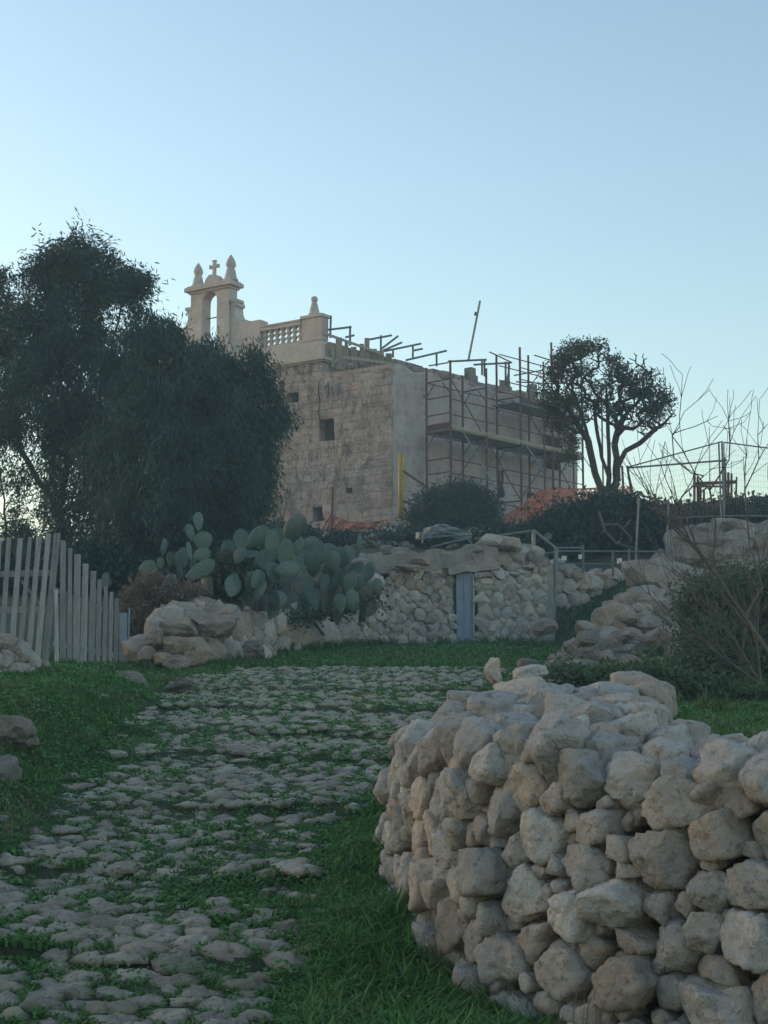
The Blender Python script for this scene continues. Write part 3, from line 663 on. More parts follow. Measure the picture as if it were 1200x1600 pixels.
rail(300, 380, 665, 530, 19.2, 20.2, .07, 'rail'); rail(300, 690, 665, 760, 19.2, 20.2, .07, 'rail')
mb = MB()
a = P(*zg(676, 860), 20.3); mb.box(a, (.10, .01, 0), (0, .05, 0), P(*zg(678, 500), 20.3) - a); mb.box(a + (.105, .0, 0), (.012, 0, 0), (0, .06, 0), (0, 0, .9)); mb.build('gate_post', M_bluedoor, gate)

# ------------------------------------------------------------------ prickly pears
def pad_mesh(seed, thick=.10, w_=.72):
    v, f = ICO[3]; v = v.copy(); z = v[:, 2]
    wid = w_ * (1 + .22 * z - .25 * np.clip(-z - .35, 0, 1)); v[:, 0] *= wid; v[:, 1] *= thick * (1 + .25 * (1 - np.abs(v[:, 0])))
    v[:, 0] += .08 * math.sin(seed) * z ** 2; v[:, 1] += .10 * math.cos(seed * 2.1) * (z ** 2) + .04 * v[:, 0] ** 2
    v += v * (.05 * fbm(v * 1.7 + seed * 9, 3))[:, None]
    return v
mp, nt, b = nodes('prickly_pear_skin')
oi = N(nt, 'ShaderNodeObjectInfo'); c = mixc(nt, oi.outputs['Random'], (.030, .062, .048), (.082, .130, .098))
c = mixc(nt, ramp(nt, tex(nt, 3, 5), .5, .7), c, (.10, .15, .115)); c = mixc(nt, math_(nt, 'MULTIPLY', ramp(nt, tex(nt, 22, 0, .5, None, 'F1'), .2, .12), .5), c, (.30, .33, .24))
c = mixc(nt, math_(nt, 'MULTIPLY', ramp(nt, tex(nt, 4, 7, .75), .6, .7), .25), c, (.20, .16, .11))
nt.links.new(c, b.inputs['Base Color']); b.inputs['Roughness'].default_value = .5; bump(nt, b, tex(nt, 22, 2, .5), .3, .008)
M_old = plain('corky_old_pad', (.13, .14, .12), (.09, .085, .07), 9, .85, .5, .01)
PADS = [mesh_np('pad', pad_mesh(i, *((.09, .72), (.10, .80), (.085, .62))[i % 3]), ICO[3][1], True, mp) for i in range(6)]
OPAD = mesh_np('pad', pad_mesh(9), ICO[3][1], True, M_old)
def pear(label, base, pads, Yc, sx=.3833, ox=160, oy=780, group=None):
    t = empty('prickly_pear', base, label, 'cactus')
    if len(pads) > 22: pads = list(pads) + [(RNG.uniform(min(q[0] for q in pads) + 30, max(q[0] for q in pads) - 30), RNG.uniform(300, 470), RNG.uniform(40, 64), RNG.uniform(66, 100), RNG.uniform(-35, 35), RNG.uniform(-50, 50)) for _ in range(20)]
    for (zx, zy, w_, h_, rot, yaw, *old) in pads:
        px, py = ox + sx * zx, oy + sx * zy; Y = Yc + random.uniform(-.6, .6)
        me = OPAD if old else random.choice(PADS); hh = h_ * sx / F * Y / 2 * .99; ww = w_ * sx / F * Y / 2 * .97
        cy = max(abs(math.cos(R(yaw))), .3); kx = min(ww / .72 / cy, hh * 1.25)
        o = bpy.data.objects.new('pad', me); col.objects.link(o); o.parent = t
        o.location = Vector(P(px, py, Y)) - t.location; o.scale = (kx if cy > .5 else hh * .95, min(hh, kx) * 1.0, hh)
        o.rotation_euler = (R(random.uniform(-14, 14)), R(rot), R(yaw if yaw else random.uniform(-28, 28)))
        o.rotation_mode = 'ZYX' if False else 'XYZ'
    return t
def stem(t, pts, r, Y):
    mb = MB(); q = [P(160 + .3833 * a, 780 + .3833 * b_, Y) for a, b_ in pts]; mb.path(q, r, 7, r * .6); mb.build('trunk', M_old, t, True)
c1 = pear('slim group of upright pale prickly pear pads, left end of the cactus hedge', P(240, 960, 22.2), [
    (185, 282, 84, 78, 80, 0), (252, 200, 28, 84, 5, 75), (358, 135, 30, 75, -15, 60), (390, 92, 32, 82, 8, 60), (410, 172, 84, 80, 0, 0), (280, 245, 46, 66, 0, 0), (237, 262, 32, 50, 0, 0), (313, 272, 22, 120, 0, 80),
    (355, 212, 24, 84, 10, 75), (403, 225, 94, 74, 70, 0), (400, 290, 78, 140, 62, 0), (360, 270, 26, 52, 0, 70), (375, 262, 26, 52, 20, 70), (185, 365, 52, 60, 0, 0), (160, 335, 16, 50, 0, 70), (330, 240, 40, 90, 0, 40),
    (120, 380, 50, 60, 20, 0), (280, 330, 50, 60, -10, 0), (240, 330, 44, 60, 10, 0)], 22.2)
c2 = pear('tallest and widest prickly pear with broad overlapping green pads above the low wall', P(420, 960, 23.0), [
    (565, 168, 66, 104, 0, 0), (510, 215, 70, 110, 8, 0), (632, 155, 74, 120, 48, 0), (692, 192, 54, 144, 0, 0), (780, 122, 92, 146, 38, 0), (748, 222, 72, 124, 8, 0), (755, 286, 72, 116, 86, 0), (610, 342, 66, 104, 0, 0),
    (735, 380, 74, 134, 10, 0, 1), (530, 290, 76, 96, 5, 0), (500, 352, 14, 124, 0, 86), (610, 250, 80, 90, 20, 0), (660, 250, 70, 100, -20, 0), (560, 230, 60, 80, 30, 0), (430, 417, 60, 124, 84, 0), (545, 440, 56, 72, 80, 0),
    (390, 445, 44, 62, 80, 0), (655, 440, 50, 80, 0, 0, 1), (600, 400, 60, 90, -10, 0), (680, 330, 60, 100, 10, 0, 1), (470, 300, 60, 90, -30, 0), (720, 160, 60, 100, -10, 0), (800, 190, 40, 90, 10, 40), (580, 300, 60, 80, 0, 30), (640, 370, 56, 100, 15, 0), (700, 300, 60, 90, -20, 20)], 23.0)
c3 = pear('right hand prickly pear sprawling down to the hut, with brown stems and one edge-on pad', P(520, 985, 24.5), [
    (850, 188, 84, 84, 80, 0), (922, 226, 90, 92, 60, 0), (965, 246, 74, 88, 55, 0), (860, 262, 78, 118, -8, 0), (800, 352, 52, 84, 0, 0, 1), (842, 380, 62, 124, 0, 0), (1047, 192, 24, 106, 5, 76), (1085, 290, 54, 86, 30, 0),
    (1040, 292, 54, 74, 0, 0), (1047, 352, 88, 106, 0, 0), (1000, 345, 44, 84, 0, 0), (975, 430, 62, 116, 10, 0), (957, 472, 42, 88, 0, 0), (815, 410, 48, 94, 18, 0), (1070, 410, 64, 124, 10, 0, 1), (1120, 360, 50, 80, 0, 0),
    (930, 300, 46, 86, 0, 0), (940, 250, 60, 90, -20, 0), (880, 210, 50, 90, 10, 0), (900, 420, 60, 100, -5, 0, 1), (995, 220, 40, 80, 60, 50), (820, 250, 50, 90, 10, 20), (1020, 420, 60, 110, -10, 0), (880, 330, 50, 100, 0, 0), (1095, 450, 50, 70, 30, 0, 1)], 24.5)
c4 = pear('lone green prickly pear pad rising behind the picket gate', P(165, 960, 22.0), [(12, 340, 38, 84, 0, 0), (-30, 400, 40, 70, 0, 0)], 22.0)
stem(c2, [(700, 470), (720, 400), (740, 300), (770, 190)], .07, 23.3); stem(c2, [(620, 470), (620, 380), (600, 250)], .06, 23.2); stem(c3, [(945, 500), (950, 420), (980, 330), (990, 250)], .06, 24.6)
stem(c3, [(880, 470), (870, 360), (900, 300), (920, 240)], .06, 24.6); stem(c1, [(330, 470), (330, 380), (380, 290)], .05, 22.4); stem(c1, [(200, 450), (200, 380), (190, 300)], .04, 22.4); stem(c3, [(1060, 500), (1060, 420), (1080, 330)], .06, 24.6)

# ------------------------------------------------------------------ the chapel
C0 = np.array([X(613, 48), 48.0, 7.0]); U = np.array([0, 0, 1.0])
LD = np.array([-math.cos(R(33.5)), math.sin(R(33.5)), 0]); RD = np.array([math.cos(R(48)), math.sin(R(48)), 0])
LN = np.array([-LD[1], LD[0], 0]); LN = LN if LN[1] < 0 else -LN        # outward normals
RN = np.array([RD[1], -RD[0], 0])
chapel = empty('chapel', C0, 'old stone chapel under repair on the hilltop, with bellcote and balustrade', 'chapel')
def LP(t, z, out=0.0): return np.array([C0[0], C0[1], 0]) + LD * t + LN * out + U * z
def RP(r, z, out=0.0): return np.array([C0[0], C0[1], 0]) + RD * r + RN * out + U * z
TF, TE = 2.79, 11.9        # the facade runs from TF to TE; before it the side annexe
Z0, ZC, ZA, ZP = 6.6, 13.22, 12.78, 14.8
# cores behind the block skins, near-black to put the openings' shade into their colour
def quadbox(a, b_, c, d, z0, z1, name, m, parent, top=None):
    mb = MB(); lo = [np.array([p[0], p[1], z0]) for p in (a, b_, c, d)]; mb.prism(lo, (0, 0, z1 - z0)); 
    return mb.build(name, m, parent)
iL = -.42
A1 = LP(.3, 0, iL) + RD * .1
M_int = plain('shadowed_masonry', (.22, .18, .15), (.14, .12, .10), 4, .95)
quadbox(LP(.45, 0, -.42), LP(TF, 0, -.42), LP(TF, 0, -.42) + RD * 9.6, RP(9.9, 0, -.4), Z0, ZA - .12, 'inner_wall', M_dark, chapel)
quadbox(LP(TF, 0, -.42), LP(TE, 0, -.42), LP(TE, 0, -.42) + RD * 12, LP(TF, 0, -.42) + RD * 12, Z0, ZC + .2, 'inner_wall', M_dark, chapel)
holes = []
def hole(px0, py0, px1, py1):
    def tz(px, py):
        u = (px - 600) / F; t = (C0[0] - u * 48) / (-LD[0] + u * LD[1]); return t, P(px, py, 48 + LD[1] * t)[2]
    a, b_ = tz(px0, py0), tz(px1, py1); holes.append((min(a[0], b_[0]), max(a[0], b_[0]), min(a[1], b_[1]), max(a[1], b_[1])))
hole(497, 656, 521, 687); hole(445, 615, 464, 628); hole(488, 793, 503, 813); hole(540, 763, 550, 770); hole(434, 595, 440, 615)
for (h0, h1_, h2, h3) in holes:
    mb = MB(); mb.box(LP(h0 - .03, h2 - .03, -.34), LD * (h1_ - h0 + .06), -LN * .05, U * (h3 - h2 + .06)); mb.build('window', M_dark, chapel)  # dark panel in each opening, its shade painted as colour
def cut(rects, h_):
    out = []
    for (a, b_, c, d) in rects:
        x0, x1, z0, z1 = h_
        if x1 <= a or x0 >= b_ or z1 <= c or z0 >= d: out.append((a, b_, c, d)); continue
        if a < x0: out.append((a, x0, c, d))
        if b_ > x1: out.append((x1, b_, c, d))
        m0, m1 = max(a, x0), min(b_, x1)
        if c < z0: out.append((m0, m1, c, z0))
        if d > z1: out.append((m0, m1, z1, d))
    return out
rest = MB()
nblk = 0
def skin_block(a, b_, z0, z1, PF, D, NN, out, dep, m, name='stone_block', as_rest=False):
    """one squared block with worn arrises, laid in the skin"""
    global nblk
    g = .0022; a += g; b_ -= g; z0 += g; z1 -= g
    if b_ - a < .03 or z1 - z0 < .03: return
    bv = min(.012, (z1 - z0) * .3); o = out + random.uniform(-.008, .008); j = lambda: random.uniform(-.008, .008)
    f = [PF(a + bv + j(), z0 + bv + j(), o), PF(b_ - bv + j(), z0 + bv + j(), o + j()), PF(b_ - bv + j(), z1 - bv + j(), o), PF(a + bv + j(), z1 - bv + j(), o + j())]
    e = [PF(a, z0, o - bv), PF(b_, z0, o - bv), PF(b_, z1, o - bv), PF(a, z1, o - bv)]
    k_ = [PF(a, z0, o - dep), PF(b_, z0, o - dep), PF(b_, z1, o - dep), PF(a, z1, o - dep)]
    mb = rest if as_rest else MB()
    fc = [(0, 1, 2, 3)] + [(4 + i, 4 + (i + 1) % 4, (i + 1) % 4, i) for i in range(4)] + [(8 + i, 8 + (i + 1) % 4, 4 + (i + 1) % 4, 4 + i) for i in range(4)] + [(11, 10, 9, 8)]
    n_ = np.cross(f[1] - f[0], f[3] - f[0])
    if np.dot(n_, NN) < 0: fc = [q[::-1] for q in fc]
    mb.add(f + e + k_, fc)
    if not as_rest: mb.build(name, m, chapel); nblk += 1
CH = .262
z = Z0
row = 0
while z < ZC:
    z1 = min(z + CH, ZC)
    t = -(.0 if row % 2 else .26)
    while t < TE:
        ln = random.uniform(.42, .66); t1 = min(t + ln, TE); a = max(t, 0)
        if a < TF < t1 and random.random() < .7: t1 = TF
        top = ZA if a < TF - .02 else ZC
        if z < top - .04:
            for (p, q, c_, d_) in [r_ for r_ in [(a, t1, z, min(z1, top))]]:
                rects = [(p, q, c_, d_)]
                for h_ in holes: rects = cut(rects, h_)
                hid = t1 > 5.6 and not (p < 6.2 and z < 9) ; low = z < 7.2
                for rc in rects: skin_block(*rc, LP, LD, LN, 0 if a >= TF else .02 if a < TF - .3 else .0, .4, M_block, as_rest=hid or low or nblk > 286)
        t = t1
    z += CH; row += 1
ob = rest.build('masonry', M_block, chapel, kind='stuff')
# side face of the annexe: lime render with a few bare courses showing
NS, NZ = 110, 60; v = []
for i in range(NS + 1):
    for j in range(NZ + 1):
        r_ = 10.2 * i / NS; z_ = Z0 + (ZA - .02 + .06 * math.sin(r_ * 4.3) * (r_ > .3) - Z0) * j / NZ; v.append((r_, z_))
v = np.array(v); disp = .035 * fbm(v * 1.3, 41, 4) - .02 * np.clip(fbm(v * [2.2, 3.6], 47, 3) - .15, 0, 1) * 3
pts3 = np.array([RP(a, b_, .0 + d_) for (a, b_), d_ in zip(v, disp)]); i = np.arange((NS + 1) * (NZ + 1)).reshape(NS + 1, NZ + 1)
fq = np.stack([i[:-1, :-1].ravel(), i[1:, :-1].ravel(), i[1:, 1:].ravel(), i[:-1, 1:].ravel()], 1)
n0 = len(pts3)                                                      # thickness: sides and top folded back
top_i = i[:, -1]; back = pts3[top_i] - RN * .45; left_i = i[0, :]; backl = pts3[left_i] - RN * .4
V3 = np.vstack([pts3, back]); bi = n0 + np.arange(NS + 1)
ft = np.stack([top_i[:-1], top_i[1:], bi[1:], bi[:-1]], 1)
link('rendered_wall', mesh_np('rendered_wall', V3 - V3.mean(0), [fq, ft], True, M_render), chapel, V3.mean(0))
for r_ in np.arange(.35, 10, .62):                                   # uneven coping stones and stubs of the missing upper wall
    if random.random() < .75: 
        mb = MB(); hh = random.uniform(.06, .16); o = RP(r_, ZA - .02, -.05); mb.box(o, RD * random.uniform(.35, .58), -RN * .35, U * hh); mb.build('coping_stone', M_block, chapel)
for (r_, hh, ww) in [(4.15, .62, .26), (6.1, .5, .24), (7.7, .62, .22), (2.6, .22, .24), (9.2, .4, .3)]:
    mb = MB(); mb.box(RP(r_, ZA, -.1), RD * ww, -RN * .3, U * hh); mb.box(RP(r_ + ww + .005, ZA, -.12), RD * ww * .5, -RN * .3, U * hh * .6); mb.build('wall_stub', M_block, chapel)
mb = MB(); mb.box(RP(1.55, 11.95, -.02), RD * .22, RN * .1, U * .07); mb.build('stone_bracket', M_trim, chapel)
for (r0, r1, za, zb, nm) in [(7.1, 8.0, 8.1, 9.4, 'doorway'), (8.1, 9.0, 10.4, 11.6, 'window_opening')]:
    mb = MB(); mb.box(RP(r0, za, .07), RD * (r1 - r0), -RN * .06, U * (zb - za)); mb.build(nm, M_dark, chapel)  # flat dark boxes on the render, the openings' shade given as colour
# a wide band of the chapel's own side wall above the annexe roof
chap_side = LP(TF, 0)
def SP(r_, z_, out=0.0): return chap_side + RD * r_ + RN * out + U * z_
mb = MB(); mb.box(SP(.02, ZA - .3, -.03), RD * 11.9, -RN * .42, U * (13.85 - ZA + .3)); mb.build('upper_side_wall', M_block, chapel)
rr = .4
while rr < 11.5:
    q = random.uniform(.4, .6); mb = MB(); mb.box(SP(rr, 13.855, -.02), RD * (q - .01), -RN * .4, U * random.uniform(.03, .16)); mb.build('coping_stone', M_block, chapel); rr += q
# cornice, parapet, balustrade
def bar(t0, t1, z0, z1, o0, o1, name, m=M_trim, par=chapel):
    mb = MB(); mb.box(LP(t0, z0, o0), LD * (t1 - t0), LN * (o1 - o0), U * (z1 - z0)); return mb.build(name, m, par)
bar(TF - .10, TE + .1, ZC, ZC + .05, -.4, .05, 'cornice'); bar(TF - .16, TE + .15, ZC + .052, ZC + .15, -.4, .12, 'cornice')
bar(TF, TE, ZC + .152, 13.96, -.35, .0, 'parapet_wall')
mb = MB(); mb.box(SP(0, ZC + .0, -.36), RD * 1.6, RN * .42, U * .05); mb.box(SP(0, ZC + .052, -.36), RD * 1.6, RN * .48, U * .09); mb.build('cornice', M_trim, chapel)
TB0, TB1 = TF + .78, 5.35                                           # the open balustrade right of the bellcote
bar(TF - .02, TB0, 13.962, 14.74, -.36, .03, 'parapet_pier'); bar(TF - .07, TB0 + .05, 14.742, 14.84, -.42, .08, 'pier_cap')
bar(TB0 + .055, TB1, 14.58, 14.70, -.28, .03, 'handrail'); bar(TB0 + .055, TB1, 14.702, 14.76, -.31, .06, 'handrail')
bar(TB0 + .002, TB1, 13.962, 14.02, -.24, .0, 'plinth')
for k_ in range(7):
    t = TB0 + .16 + k_ * (TB1 - TB0 - .1) / 6.8; mb = MB(); zz = 14.021; hh = 14.578 - zz
    pr = [(.10, 0), (.10, .05), (.06, .08), (.055, .13), (.09, .2), (.10, .25), (.055, .42), (.045, .46), (.055, .5), (.09, .52), (.09, hh)]
    pr = [(a, min(b_ * hh / .56, hh)) for a, b_ in pr]; pr = [(.105, 0), (.105, .05), (.06, .09), (.10, .17), (.11, .22), (.055, .28), (.055, .30), (.11, .36), (.10, .42), (.06, .48), (.105, .51), (.105, hh)]
    mb.lathe(LP(t, zz, -.12), pr, 10); mb.build('baluster', M_trim, chapel, True)
def finial(o, s, kind, name='finial'):
    mb = MB()
    if kind == 'ball': pr = [(.24, 0), (.24, .10), (.19, .13), (.205, .16), (.12, .50), (.085, .56), (.12, .60), (.135, .67), (.12, .74), (.06, .79), (.0, .80)]
    else: pr = [(.24, 0), (.24, .07), (.20, .10), (.14, .38), (.11, .43), (.15, .48), (.165, .56), (.13, .68), (.06, .80), (.02, .86), (.0, .87)]
    mb.lathe(o, [(max(a, .001) * s, b_ * s) for a, b_ in pr], 12, .2); return mb.build(name, M_trim, chapel, True)
finial(LP(TF + .42, 14.84, -.17), .86, 'ball')
# bellcote
TC = 7.6
def prof(pts, dep, out, name):
    """outline in facade coordinates (t, z), extruded backwards"""
    poly = [LP(t, z_, out) for t, z_ in pts]; mb = MB(); n_ = len(poly); mb.prism(poly, -LN * dep); return mb.build(name, M_trim, chapel)
# two jambs and the arched head, built from blocks
OW, AH = .33, 16.0                                                 # half opening, springing
for sgn in (1, -1):
    zz = 14.3
    while zz < AH - .02:
        z2 = min(zz + .33, AH); hw = .86 if zz > 15.3 else .88
        a, b_ = (TC + OW, TC + hw) if sgn > 0 else (TC - hw, TC - OW)
        mb = MB(); mb.box(LP(a, zz + .004, -.44), LD * (b_ - a), LN * .46, U * (z2 - zz - .006)); mb.build('jamb_block', M_trim, chapel); zz = z2
arc = [(TC + OW * math.cos(a), AH + OW * math.sin(a)) for a in np.linspace(0, math.pi, 13)]
for k_ in range(12):
    (t0, z0_), (t1, z1_) = arc[k_], arc[k_ + 1]
    if k_ < 3: o0, o1 = (TC + .86, z0_ if k_ else AH + .0), (TC + .86, AH + .34 * (k_ + 1) / 3)
    elif k_ > 8: o0, o1 = (TC - .86, AH + .34 * (12 - k_) / 3), (TC - .86, AH + .34 * (11 - k_) / 3)
    else: o0, o1 = (TC + .86 - 1.72 * (k_ - 3) / 6, AH + .34), (TC + .86 - 1.72 * (k_ - 2) / 6, AH + .34)
    prof([(t0, z0_), o0, o1, (t1, z1_)], .46, .02, 'voussoir')
bar(TC - .92, TC + .92, AH + .342, AH + .42, -.50, .08, 'bellcote_cornice'); bar(TC - 1.04, TC + 1.04, AH + .422, AH + .56, -.58, .18, 'bellcote_cornice'); bar(TC - .97, TC + .97, AH + .562, AH + .62, -.54, .12, 'bellcote_cornice')
bar(TC - 1.0, TC + 1.0, 14.0, 14.298, -.6, .06, 'bellcote_base')
for sgn in (1, -1):                                                 # scrolled shoulders
    e = lambda d: TC + sgn * d
    prof([(e(.885), 15.82), (e(1.12), 15.82), (e(1.12), 15.7), (e(1.03), 15.66), (e(1.06), 15.45), (e(1.14), 15.28), (e(1.34), 15.14), (e(1.6), 15.10), (e(1.6), 13.97), (e(.885), 13.97)], .5, -.06, 'scroll_shoulder')
    bar(e(.885) if sgn > 0 else e(1.16), e(1.16) if sgn > 0 else e(.885), 15.822, 15.92, -.46, -.02, 'shoulder_cap')
bar(TB1 + .005, TC - 1.605, 13.962, 15.0, -.42, .02, 'parapet_block'); bar(TC + 1.605, TC + 2.2, 13.962, 15.0, -.42, .02, 'parapet_block')
ztop = AH + .62
finial(LP(TC - .74, ztop, -.22), 1.12, 'bud'); finial(LP(TC + .74, ztop, -.22), 1.06, 'bud')
prof([(TC + .34, ztop), (TC - .34, ztop), (TC - .26, ztop + .2), (TC - .12, ztop + .34), (TC + .12, ztop + .34), (TC + .26, ztop + .2)], .4, -.05, 'cross_pedestal')
mb = MB(); o = LP(TC, ztop + .34, -.22)
mb.box(o - LD * .05 - LN * .05, LD * .1, LN * .1, U * .50); mb.box(o - LD * .17 + U * .28 - LN * .045, LD * .118, LN * .09, U * .1); mb.box(o + LD * .052 + U * .28 - LN * .045, LD * .118, LN * .09, U * .1)
mb.box(o - LD * .075 + U * .502 - LN * .055, LD * .15, LN * .11, U * .05); mb.box(o - LD * .2 + U * .265 - LN * .055, LD * .028, LN * .11, U * .13); mb.box(o + LD * .172 + U * .265 - LN * .055, LD * .028, LN * .11, U * .13)
mb.build('cross', M_trim, chapel)
mb = MB(); mb.tube(LP(TC - .33, 15.45, -.25), LP(TC + .33, 15.45, -.25), .02); mb.build('bell_bar', M_dark, chapel)
# chapel end wall / roof, back
mb = MB(); mb.box(LP(TF + .05, 13.6, -.4), LD * (TE - TF - .1), RD * 11.5, U * .1); mb.build('roof', M_render, chapel)
# the long crack and missing blocks beside the facade corner: dark strips on the face, their shade put into the colour
mb = MB(); q = [(2.86, 12.55), (2.90, 12.2), (2.84, 11.9), (2.88, 11.5), (2.80, 11.15), (2.72, 10.8)]
for a, b_ in zip(q[:-1], q[1:]): mb.tube(LP(*a, .012), LP(*b_, .012), .014, .018, 4)
mb.build('crack', M_dark, chapel)
mb = MB(); q = [(2.5, 12.5), (2.46, 12.2), (2.5, 11.9)]
for a, b_ in zip(q[:-1], q[1:]): mb.tube(LP(*a, .035), LP(*b_, .035), .014, .018, 4)
mb.build('crack', M_dark, chapel)

# shuttering boards and props above the annexe roof
shut = empty('timber_shuttering', SP(.9, 13, .25), 'upright timber shuttering boards along the top of the chapel side wall', 'shuttering')
for (px, y0, y1, w_, Y) in [(529, 527, 577, 9, 50.4), (541, 534, 574, 5, 50.6), (536, 540, 578, 6, 50.5), (565, 537, 570, 6, 51.2), (573, 528, 566, 7, 51.4), (583, 545, 565, 10, 51.6), (594, 548, 566, 10, 52.0), (607, 552, 566, 9, 52.2), (552, 542, 574, 8, 50.9), (520, 540, 574, 5, 50.2)]:
    u = (px - 600) / F; r_ = (chap_side[0] - u * chap_side[1]) / (u * RD[1] - RD[0]); Y = chap_side[1] + RD[1] * r_ - .2
    a = P(px - w_ / 2, y1, Y); mb = MB(); mb.box(a, P(px + w_ / 2, y1, Y) - a, (.02, .05, 0), P(px, y0, Y) - P(px, y1, Y)); mb.build('board', M_plank, shut)
for (x0, y0, x1, y1, Y) in [(505, 522, 600, 556, 50.6), (536, 560, 612, 570, 50.9)]:
    a = P(x0, y0, 49.55); mb = MB(); mb.box(a, P(x1, y1, 51.35) - a, (0, .05, 0), (0, 0, .09)); mb.build('waling', M_plank, shut)

# ------------------------------------------------------------------ scaffolding
def tubes(parent, name, segs, r=.024, m=None, n=5):
    r *= 1.2
    for (p, q) in segs: mb = MB(); mb.tube(p, q, r, r, n); mb.build(name, m or M_rust, parent)
sc1 = empty('scaffolding', RP(1.28, 7.3, 1.35), 'rusty tube scaffolding with board decks along the right wall of the chapel', 'scaffolding')
FR = [1.28, 3.13, 4.98, 6.8, 8.6]; OI, OO = .35, 1.35
tops = [12.9, 12.95, 14.0, 14.5, 14.3]; topi = [12.8, 12.85, 13.9, 14.2, 14.6]
for r_, a, b_ in zip(FR, tops, topi):
    tubes(sc1, 'standard', [(RP(r_, 6.9, OO), RP(r_, a, OO)), (RP(r_, 6.9, OI), RP(r_, b_, OI))], .034)
    for z_ in (8.75, 10.62, 12.3):
        tubes(sc1, 'transom', [(RP(r_, z_, OI), RP(r_, z_, OO))], .022)
        tubes(sc1, 'frame_brace', [(RP(r_, z_ - .45, OI + .02), RP(r_, z_ - .06, OI + .35)), (RP(r_, z_ - .45, OO - .02), RP(r_, z_ - .06, OO - .35))], .014)
tubes(sc1, 'end_rail', [(RP(FR[0], z_, OI), RP(FR[0], z_, OO)) for z_ in (7.75, 9.3, 9.75, 11.2, 11.75)], .018)
for i_ in range(4):
    a, b_ = FR[i_], FR[i_ + 1]
    for z_ in (7.75, 9.25, 9.7, 11.15, 11.65) + ((12.9, 13.3) if i_ > 1 else ()):
        tubes(sc1, 'guard_rail', [(RP(a, z_, OO), RP(b_, z_, OO))], .016)
    tubes(sc1, 'ledger', [(RP(a, z_, OI), RP(b_, z_, OI)) for z_ in (8.75, 10.62, 12.3)], .018)
    z0_, z1_ = (8.8, 10.6) if i_ % 2 == 0 else (10.6, 8.8)
    tubes(sc1, 'diagonal_brace', [(RP(a, z0_, OO - .05), RP(b_, z1_, OO - .05))], .016)
    if i_ != 1: tubes(sc1, 'diagonal_brace', [(RP(a, z1_ + (1.7 if i_ else 1.8), OO - .05), RP(b_, z0_ + 1.8, OO - .05))], .016)
    for k_ in range(4):
        mb = MB(); o = RP(a - .02, 10.65, OI + .03 + k_ * .245); mb.box(o, RD * (b_ - a + .02), RN * .235, U * .045); mb.build('deck_board', M_steel if k_ < 3 else M_plank, sc1)
    mb = MB(); mb.box(RP(a, 10.70, OO + .0), RD * (b_ - a), RN * .03, U * .11); mb.build('toe_board', M_plank, sc1)
mb = MB(); mb.box(RP(FR[0] - .04, 10.7, OI), RN * (OO - OI), RD * .03, U * .2); mb.build('toe_board', M_rust, sc1)
mb = MB(); mb.box(RP(FR[0] - .04, 7.95, OI), RN * (OO - OI), RD * .03, U * .2); mb.build('toe_board', M_rust, sc1)
for i_ in (2, 3):
    a, b_ = FR[i_], FR[i_ + 1] + (.7 if i_ == 3 else 0)
    for k_ in range(4): mb = MB(); mb.box(RP(a - .3, 12.05, OI + .03 + k_ * .245), RD * (b_ - a), RN * .235, U * .05); mb.build('deck_board', M_steel if k_ % 2 else M_plank, sc1)
    mb = MB(); mb.box(RP(a, 12.1, OO), RD * (b_ - a - .3), RN * .03, U * .16); mb.build('toe_board', M_wood if i_ == 3 else M_rust, sc1)
tubes(sc1, 'raking_strut', [(P(722, 672, 48.6), P(778, 768, 48.0)), (P(816, 686, 51), P(850, 738, 50.6))], .03, M_steel)
def pt(zx, zy): return 600 + zx / 3, 450 + zy / 3
for r_ in (5.9, 7.6, 9.4):
    tubes(sc1, 'standard', [(RP(r_, 8.8, OO + .3), RP(r_, 14.2 - .1 * r_, OO + .3))], .026)
for z_ in (12.6, 13.0, 13.5, 13.9):
    tubes(sc1, 'ledger', [(RP(5.0, z_, OI + .1), RP(9.8, z_ + .05, OI + .1))], .017)
for (r0, r1) in ((5.0, 6.6), (6.8, 8.4), (8.4, 6.9)):
    tubes(sc1, 'diagonal_brace', [(RP(r0, 12.2, OO), RP(r1, 13.8, OO))], .016)
for (a, b_, Y0, Y1) in [((210, 365), (300, 350), 49, 49.3), ((495, 300), (600, 350), 51, 51.6), ((610, 410), (745, 385), 52, 52.8), ((705, 315), (830, 355), 52.6, 54), ((590, 365), (570, 455), 52, 52), ((620, 440), (800, 450), 52, 54)]:
    tubes(sc1, 'guard_rail', [(P(*pt(*a), Y0), P(*pt(*b_), Y1))], .02)
# roof-edge rails, tubes pointing out over the wall head
rr_ = empty('roof_edge_rail', RP(.5, 13, -.5), 'short run of steel tube rails and props sticking up along the roof edge', 'railing')
for (a, b_, Y) in [((517, 493), (516, 528), 49.6), ((508, 516), (549, 511), 49.8), ((547, 509), (547, 540), 50.2), ((540, 527), (553, 524), 50.2), ((575, 531), (612, 524), 51.2), ((595, 524), (595, 548), 51.2), ((596, 545), (622, 525), 51.4),
                   ((598, 548), (628, 535), 51.6), ((600, 549), (658, 537), 51.8), ((645, 540), (645, 560), 51.8), ((634, 563), (698, 548), 51.4), ((682, 551), (682, 572), 51.2), ((645, 548), (660, 545), 51.8), ((614, 548), (614, 558), 51.3),
                   ((700, 565), (760, 562), 51.5), ((753, 562), (753, 586), 52), ((757, 562), (757, 588), 52), ((790, 565), (790, 600), 52.5), ((795, 568), (795, 600), 52.5), ((740, 570), (798, 567), 52)]:
    tubes(rr_, 'tube', [(P(*a, Y), P(*b_, Y + .25))], .032, M_steel)
pole = empty('metal_pole', P(732, 560, 51.5), 'long thin steel pole leaning up against the sky above the wall head', 'pole')
